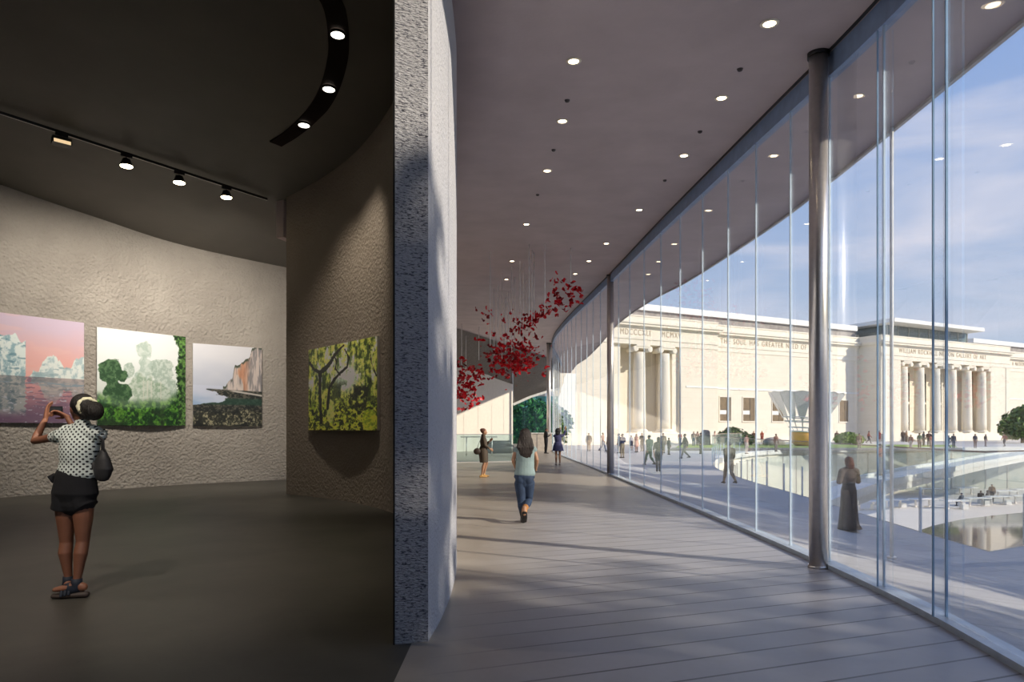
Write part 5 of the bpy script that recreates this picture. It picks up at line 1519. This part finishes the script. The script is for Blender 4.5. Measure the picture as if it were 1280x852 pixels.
# ---- woman walking away in jeans
D = 10.2
base = Vector(((655-640)/F*D, D, 0))
def W(px, py, dy=0.0): return Vector(((px-640)/F*(D+dy) - base.x, dy, EYE+(HOR-py)/F*(D+dy)))
S = .93
J = dict(pelvis=W(655.5,596,0), waist=W(656,583,.0), chest=W(656.5,571,.0), shc=W(657,560.5,-.01), nb=W(656.5,556,0), head=W(656.5,545,.02), face=V(.05,1,0),
         shl=W(646,562.5,0), shr=W(667,562,0), hil=W(650.5,603,0), hir=W(661,603,0))
knL, anL = W(651.5,627,.03), W(654,645.5,.0)
knR, anR = W(661,625,.10), W(655.5,636.5,-.22)
bm = BM(); torso(bm, J, S); head(bm, J['head'], J['face'], s=1.0); limb(bm, [J['nb']-V(0,0,.03), J['head']-V(0,.01,.05)], [.044,.042])
elL, elR = W(641.5,574,-.02), W(671,574,-.02); wrL, wrR = W(645.5,587,.13), W(669.5,587,.12)
arm(bm, J['shl'], elL, wrL, .98); arm(bm, J['shr'], elR, wrR, .98)
hand(bm, wrL, V(.5,.8,.25), V(.3,0,-1), V(.3,.3,1), .6, .95); hand(bm, wrR, V(-.3,.8,.1), V(-1,0,-.2), V(0,.3,1), .6, .95)
leg(bm, J['hil'], knL, anL, S*.95); leg(bm, J['hir'], knR, anR, S*.95)
foot(bm, anL, (0,1,0), anL.z-.085, .95)
tube(bm, [anR+V(0,0,.03), anR+V(0,-.02,-.06), anR+V(0,.05,-.14)], [.036,.042,.034], n=12)
o = remeshed('person', bm, M_sk['tan'], voxel=.0075, smooth=2); o.location = base
tag(o, 'person with long dark hair, sleeveless grey-blue top and blue jeans walking away', 'person')
bm = BM(); torso(bm, J, S, g=.014, lo=2)
tube(bm, [W(656,592), W(656,584), W(656.3,577)], [(.172,.125),(.150,.112),(.15,.11)], n=20)
remeshed('sleeveless_top', bm, plain('grey_blue_knit', (.22,.29,.29), .85, bump=.3, bscale=60), o, voxel=.008, smooth=3)
bm = BM(); torso(bm, J, S, g=.012, lo=0, hi=3)
for h_, k_, a_ in ((J['hil'], knL, anL), (J['hir'], knR, anR)):
    tube(bm, [h_, h_.lerp(k_,.35), h_.lerp(k_,.75), k_, k_.lerp(a_,.3)+V(0,-.01,0), k_.lerp(a_,.7)], [.098,.088,.070,.062,.064,.050], n=16)
for sx in (-1, 1): ell(bm, J['pelvis']+V(sx*.062,-.045,-.03), (.085,.075,.095))
remeshed('jeans', bm, plain('denim_blue', (.020,.038,.080), .8, var=.3, bump=.3, bscale=70), o, voxel=.008, smooth=2)
bm = BM(); tube(bm, [W(656,592.5), W(656,590)], [(.163,.12),(.163,.12)], n=24, rounded=False); mobj('belt', bm, plain('belt_dark', (.02,.012,.008), .5), o)
bm = BM(); tube(bm, [knL.lerp(anL,.62), anL, anL+V(0,0,-.05)], [.056,.046,.048], n=14); foot(bm, anL, (0,1,0), 0.0, .98, .008)
tube(bm, [V(anL.x,anL.y-.055,.0), V(anL.x,anL.y-.05,.075)], [.022,.032], n=10)
remeshed('boot', bm, plain('black_boot', (.010,.009,.010), .35), o, voxel=.008, smooth=1)
bm = BM(); tube(bm, [knR.lerp(anR,.72), anR, anR+V(0,-.015,-.05), anR+V(0,.03,-.12), anR+V(0,.075,-.18)], [.050,.044,.046,(.046,.034),(.036,.024)], n=14)
remeshed('boot', bm, plain('tan_boot', (.40,.16,.035), .5), o, voxel=.008, smooth=1)
bm = BM(); tube(bm, [anR+V(0,-.06,-.035), anR+V(0,-.01,-.12), anR+V(0,.045,-.20)], [(.042,.012),(.045,.010),(.038,.010)], n=12); mobj('boot_sole', bm, MATS['black_boot'], o)
bm = BM(); c_ = J['head']; ell(bm, c_+V(0,-.03,.03), (.096,.108,.10))
tube(bm, [c_+V(0,-.06,.05), c_+V(0,-.085,-.05), c_+V(.0,-.10,-.17), c_+V(.01,-.105,-.27), c_+V(.015,-.10,-.35)], [(.088,.07),(.105,.062),(.115,.055),(.105,.045),(.05,.03)], n=18)
for sx, l_ in ((-.07,-.30),(-.03,-.36),(.03,-.38),(.075,-.33),(.10,-.24),(-.10,-.22)):
    tube(bm, [c_+V(sx*.8,-.09,-.05), c_+V(sx*1.1,-.125,-.18), c_+V(sx,-.115,l_)], [.035,.032,.010], n=10)
h_ = remeshed('hair', bm, hairm('hair_long_brown', (.016,.008,.005)), o, voxel=.007, smooth=2)

# ---- woman in dark patterned dress standing left in the lobby (profile to the right)
D = 19.6
base = Vector(((604.5-640)/F*D, D, 0))
def W(px, py, dy=0.0): return Vector(((px-640)/F*(D+dy) - base.x, dy, EYE+(HOR-py)/F*(D+dy)))
def pattern_mat():
    t = NT('black_gold_pattern'); p = t.obj()
    w_ = t.n('TexWave', {'Vector': p, 'Scale': 17.0, 'Distortion': 14.0, 'Detail': 4.0}, bands_direction='Z').outputs[1]
    t.bsdf(Base_Color=t.ramp(w_, [(.70, (.010,.008,.008)), (.95, (.20,.13,.07))]), Roughness=.7); return t.m
M_pat = pattern_mat()
J = dict(pelvis=W(605,565,0), waist=W(604.5,558.5,.0), chest=W(604.5,552,.0), shc=W(604,546.5,.0), nb=W(604.3,544.5,0), head=W(605.5,540,.0), face=V(1,-.15,-.05),
         shl=W(604,547.5,.14), shr=W(604,547.5,-.14), hil=W(605,569,.06), hir=W(605,569,-.06))
S = .88
# torso lofts are widest along x; turn the figure so its side faces the camera
def rotp(v): return Vector((v.y, -v.x, v.z))
Js = std(1, 'stand', True)
o_s = 1.48/1.70
for k in list(Js): Js[k] = Js[k]*o_s if k != 'face' else Js[k]
Js.update(elr=V(.20,.02,1.14)*o_s, wrr=V(.13,.22,1.00)*o_s, ell=V(-.2,.08,1.12)*o_s, wrl=V(-.08,.24,1.28)*o_s, knl=V(-.07,.12,.48)*o_s, anl=V(-.07,.02,.10)*o_s, anr=V(.06,-.07,.085)*o_s)
s_ = o_s
bm = BM(); torso(bm, Js, s_); head(bm, Js['head'], Js['face'], s=s_*1.05); limb(bm, [Js['nb']-V(0,0,.03), Js['head']-V(0,.015,.05)], [.042,.04])
for q in 'lr':
    arm(bm, Js['sh'+q], Js['el'+q], Js['wr'+q], s_); leg(bm, Js['hi'+q], Js['kn'+q], Js['an'+q], s_)
    dd = (Js['wr'+q]-Js['el'+q]).normalized(); hand(bm, Js['wr'+q], dd, (1 if q == 'l' else -1,0,0), (0,0,1), .5, s_)
    foot(bm, Js['an'+q], (0,1,0), Js['an'+q].z-.085*s_, s_)
o = remeshed('person', bm, M_sk['tan'], voxel=.008, smooth=2); o.location = base; o.rotation_euler = (0,0,math.radians(-82))
tag(o, 'person in black and gold patterned dress standing in profile in the lobby', 'person')
bm = BM(); torso(bm, Js, s_, g=.018, lo=1)
for q in 'lr': arm(bm, Js['sh'+q], Js['el'+q], Js['wr'+q], s_, g=.016, upto=.85)
pz = Js['pelvis']
tube(bm, [Js['waist'], pz+V(0,-.02,.0), pz+V(0,0,-.18), pz+V(0,.01,-.36)], [(.13,.10),(.165,.15),(.165,.14),(.15,.13)], n=18, rounded=False)
remeshed('dress', bm, M_pat, o, voxel=.009, smooth=2)
bm = BM(); c_ = Js['head']; ell(bm, c_+V(0,-.03,.03), (.082,.088,.080)); ell(bm, c_+V(0,-.08,.055), (.055,.05,.05)); remeshed('hair', bm, M_hair['red'], o, voxel=.008, smooth=2)
bm = BM()
for q in 'lr': foot(bm, Js['an'+q], (0,1,0), Js['an'+q].z-.085*s_, s_, .006)
remeshed('shoes', bm, plain('ochre_shoe', (.50,.28,.09), .6), o, voxel=.008, smooth=1)
o = None
bm = BM(); ell(bm, (0,0,0), (.11,.05,.10)); tube(bm, [(0,0,.08),(.04,0,.20),(.11,.02,.38)], [.008,.008,.008], n=6)
ob = mobj('handbag', bm, plain('dark_brown_bag', (.03,.018,.012), .6), None, smooth=True); ob.location = base+V(-.19,-.16,.80)
tag(ob, 'small dark brown handbag at the back of the patterned-dress woman', 'bag')

# ---- figure with raised arms further back
Js = std(1, 'walk', True); s_ = 1.45/1.7
D = 26.0; base = Vector(((697.5-640)/F*D, D, 0))
for k in list(Js): Js[k] = Js[k]*s_ if k != 'face' else Js[k]
Js.update(ell=V(.02,.20,1.42)*s_, wrl=V(.12,.30,1.66)*s_, elr=V(.30,.03,1.46)*s_, wrr=V(.36,.06,1.72)*s_, knl=V(-.085,.06,.48)*s_, anl=V(-.085,.10,.085)*s_, anr=V(.085,-.08,.085)*s_, knr=V(.085,.02,.48)*s_)
bm = BM(); torso(bm, Js, s_); head(bm, Js['head'], Js['face'], s=s_*1.05); limb(bm, [Js['nb']-V(0,0,.03), Js['head']-V(0,.015,.05)], [.042,.04])
for q in 'lr':
    arm(bm, Js['sh'+q], Js['el'+q], Js['wr'+q], s_); leg(bm, Js['hi'+q], Js['kn'+q], Js['an'+q], s_)
    hand(bm, Js['wr'+q], (.1,0,1), (0,1,0), (-1,0,0), .3, s_); foot(bm, Js['an'+q], (0,1,0), 0, s_)
o = remeshed('person', bm, M_sk['tan'], voxel=.010, smooth=2); o.location = base
tag(o, 'person in short indigo dress raising both arms at the far end of the glass wall', 'person')
bm = BM(); torso(bm, Js, s_, g=.016, lo=1); pz = Js['pelvis']
for q in 'lr': arm(bm, Js['sh'+q], Js['el'+q], Js['wr'+q], s_, g=.016, upto=.8)
tube(bm, [Js['waist'], pz+V(0,0,0), pz+V(0,0,-.22)], [(.14,.11),(.19,.15),(.24,.19)], n=18, rounded=False)
remeshed('dress', bm, plain('indigo_cloth', (.045,.045,.12), .8), o, voxel=.010, smooth=2)
bm = BM()
for q in 'lr': foot(bm, Js['an'+q], (0,1,0), 0, s_, .007)
remeshed('shoes', bm, plain('pale_shoe', (.45,.36,.30), .6), o, voxel=.009, smooth=1)
bm = BM(); c_ = Js['head']; ell(bm, c_+V(0,-.04,.03), (.12,.12,.12)); ell(bm, c_+V(-.02,-.06,-.06), (.10,.09,.09)); remeshed('hair', bm, M_hair['black'], o, voxel=.010, smooth=2)

# ---- woman in long dress outside the glass
px_, yf = 1061, 663
d = 14.2; 
for _ in range(20):
    x = (px_-640)/F*d; zz = ground_z(x, d); d = .5*d+.5*(EYE-zz)*F/(yf-HOR)
D = d; base = Vector(((px_-640)/F*D, D, zz))
Js = std(1, 'stand', True); s_ = min(1.72, 91/F*D)/1.70
for k in list(Js): Js[k] = Js[k]*s_ if k != 'face' else Js[k]
Js.update(ell=V(-.235,-.02,1.14)*s_, wrl=V(-.13,.20,1.20)*s_, elr=V(.225,.02,1.15)*s_, wrr=V(.20,.24,1.22)*s_)
bm = BM(); torso(bm, Js, s_); head(bm, Js['head'], Js['face'], s=s_*1.05); limb(bm, [Js['nb']-V(0,0,.03), Js['head']-V(0,.015,.05)], [.045,.043])
for q in 'lr':
    arm(bm, Js['sh'+q], Js['el'+q], Js['wr'+q], s_); leg(bm, Js['hi'+q], Js['kn'+q], Js['an'+q], s_)
    dd = (Js['wr'+q]-Js['el'+q]).normalized(); hand(bm, Js['wr'+q], dd, (1 if q == 'l' else -1,0,0), (0,0,1), .5, s_); foot(bm, Js['an'+q], (0,1,0), 0, s_)
o = remeshed('person', bm, M_sk['tan'], voxel=.008, smooth=2); o.location = base
tag(o, 'person in sheer brown top and long dark skirt seen from behind outside the glass', 'person')
bm = BM(); torso(bm, Js, s_, g=.020, lo=3)
for q in 'lr': arm(bm, Js['sh'+q], Js['el'+q], Js['wr'+q], s_, g=.030, upto=.5)
remeshed('sheer_top', bm, plain('sheer_taupe', (.10,.07,.052), .8), o, voxel=.009, smooth=3)
bm = BM(); w_ = Js['waist']
tube(bm, [w_+V(0,0,.05), w_, w_+V(0,0,-.14), w_+V(0,0,-.5), w_+V(0,0,-.85), V(0,0,.03)], [(.130,.105),(.135,.108),(.175,.135),(.185,.16),(.215,.20),(.245,.23)], n=26, rounded=False)
sk_ = remeshed('long_skirt', bm, plain('skirt_dark', (.008,.009,.012), .9), o, voxel=.010, smooth=2)
bm = BM(); tube(bm, [w_+V(-.075,-.075,-.14), w_+V(-.085,-.13,-.5), w_+V(-.10,-.165,-.85), V(-.11,-.20,.04)], [(.085,.05),(.09,.05),(.12,.05),(.13,.05)], n=14, rounded=False)
tube(bm, [w_+V(.05,-.10,-.72), V(.10,-.165,.04)], [(.02,.04),(.13,.07)], n=14, rounded=False)
mobj('brown_panel', bm, plain('skirt_brown', (.075,.055,.042), .85), sk_, smooth=True)
bm = BM(); tube(bm, [w_+V(0,-.004,-.02), w_+V(0,-.004,.075)], [(.142,.118),(.142,.118)], n=24, rounded=False); mobj('waistband', bm, plain('band_black', (.015,.02,.025), .7), o)
bm = BM(); c_ = Js['head']; ell(bm, c_+V(0,-.025,.035), (.092,.104,.10)); tube(bm, [c_+V(0,-.06,.04), c_+V(0,-.085,-.06), c_+V(0,-.085,-.13)], [(.085,.06),(.10,.05),(.095,.035)], n=16)
remeshed('hair', bm, M_hair['red'], o, voxel=.008, smooth=2)
# ================================================================== LIGHT, SKY, CAMERA
SUN_H = Vector((.90, -.435)).normalized(); ELEV = math.radians(25)
sd = bpy.data.lights.new('sun', 'SUN'); sd.energy = 5.3; sd.color = (1, .90, .74); sd.angle = math.radians(.8)
so = bpy.data.objects.new('sun', sd); COL.objects.link(so)
dirv = Vector((SUN_H.x*math.cos(ELEV), SUN_H.y*math.cos(ELEV), math.sin(ELEV)))
so.rotation_euler = (-dirv).to_track_quat('-Z', 'Y').to_euler(); so['kind'] = 'helper'
w = bpy.data.worlds.new('sky'); C.world = w; w.use_nodes = True
nt = w.node_tree; nt.nodes.clear()
def wn(typ, **k):
    n_ = nt.nodes.new('ShaderNode'+typ)
    for a, b in k.items(): setattr(n_, a, b)
    return n_
out = wn('OutputWorld'); bg = wn('Background'); nt.links.new(bg.outputs[0], out.inputs[0])
tc = wn('TexCoord'); sx = wn('SeparateXYZ'); nt.links.new(tc.outputs['Generated'], sx.inputs[0])
rp = wn('ValToRGB'); nt.links.new(sx.outputs[2], rp.inputs[0])
els = rp.color_ramp.elements
stops = [(0.0, (.54,.60,.70)), (.10, (.47,.56,.70)), (.28, (.33,.45,.68)), (.55, (.20,.34,.68)), (1.0, (.13,.26,.62))]
while len(els) < len(stops): els.new(.5)
for e, (p_, c_) in zip(els, stops): e.position = p_; e.color = (*c_, 1)
mp = wn('Mapping'); mp.inputs['Scale'].default_value = (1.2, 1.2, 5.0); nt.links.new(tc.outputs['Generated'], mp.inputs[0])
nz = wn('TexNoise'); nz.inputs['Scale'].default_value = 2.6; nz.inputs['Detail'].default_value = 6; nz.inputs['Distortion'].default_value = .5; nt.links.new(mp.outputs[0], nz.inputs['Vector'])
cr_ = wn('ValToRGB'); nt.links.new(nz.outputs[0], cr_.inputs[0]); cr_.color_ramp.elements[0].position = .48; cr_.color_ramp.elements[1].position = .78
mxn = wn('Mix', data_type='RGBA'); nt.links.new(cr_.outputs[0], mxn.inputs[0]); nt.links.new(rp.outputs[0], mxn.inputs[6]); mxn.inputs[7].default_value = (.70,.70,.80,1)
nt.links.new(mxn.outputs[2], bg.inputs[0]); bg.inputs[1].default_value = 1.35
for x, y_, h_, sd_ in [(17,-5,1.27,1),(21.5,-9.5,1.4,2),(24,4,1.3,3),(24.5,12.5,1.3,4),(30,-5,1.1,5),(15,-12,1.2,7),(11.5,-7.5,.95,8)]:
    shade_tree(x, y_, h_, sd_)
for (x, y_, lab) in [(-3.4,-.3,'added unseen ceiling lamp nearest the viewer, brightening the dotted-blouse woman'),(-7.5,5.2,'added unseen ceiling lamp above and behind the dotted-blouse woman')]:
    z_ = gal_z(x, y_)
    o_ = empty('added_gallery_lamp', (x, y_, z_-.01))  # unseen fixture added to brighten the woman and the floor
    bm = BM(); cyl(bm, 0, 0, -.03, .03, .13, n=28); mobj('lens', bm, E_slot, o_)
    bm = BM(); lathe(bm, [(.13,-.035),(.16,-.035),(.16,.03),(.13,.03)], n=28, cap=False); mobj('bezel', bm, M_black, o_)
    tag(o_, lab, 'ceiling light')
    ld = bpy.data.lights.new('added_fill_beam', 'SPOT'); ld.energy = 2300 if x > -5 else 420; ld.color = (1,.88,.74); ld.spot_size = math.radians(34 if x > -5 else 80); ld.spot_blend = .8; ld.shadow_soft_size = .13
    q = bpy.data.objects.new('added_lamp_beam', ld); COL.objects.link(q); q.location = (x, y_, z_-.08); q['kind'] = 'helper'
    q.rotation_euler = (Vector((-3.9, 5.7, 1.1))-q.location).to_track_quat('-Z', 'Y').to_euler()
for (px, py, tgt, en) in [(411,111,inner_at(432),520),(380,156,inner_at(420),160)]:
    p_ = on_gal(px, py, .08); ld = bpy.data.lights.new('slot_beam', 'SPOT'); ld.energy = en; ld.color = (1,.88,.72); ld.spot_size = math.radians(58); ld.spot_blend = .9; ld.shadow_soft_size = .1
    q = bpy.data.objects.new('slot_lamp_beam', ld); COL.objects.link(q); q.location = p_; q['kind'] = 'helper'
    q.rotation_euler = (Vector((tgt.x, tgt.y, 2.4))-q.location).to_track_quat('-Z', 'Y').to_euler()
for x, y_, h_, sd_ in [(21,17.4,1.5,1),(26.2,22.0,1.6,2),(33,29,1.7,3)]:
    shade_tree(x, y_, h_, sd_, CZ, 'tall green tree standing in the sunken court beyond the right picture edge')
cd = bpy.data.cameras.new('camera'); cd.sensor_width = 36; cd.sensor_fit = 'HORIZONTAL'; cd.lens = 36*F/1280; cd.shift_y = (HOR-426)/1280; cd.clip_end = 1000; cd.clip_start = .05
co = bpy.data.objects.new('camera', cd); COL.objects.link(co); co.location = (0, 0, EYE); co.rotation_euler = (math.pi/2, 0, 0)
C.camera = co
C.view_settings.view_transform = 'Standard'; C.view_settings.look = 'None'; C.view_settings.gamma = 1; C.view_settings.use_curve_mapping = False
C.view_settings.exposure = 0.0
C.cycles.max_bounces = 12; C.cycles.transparent_max_bounces = 40; C.cycles.diffuse_bounces = 5; C.cycles.glossy_bounces = 4
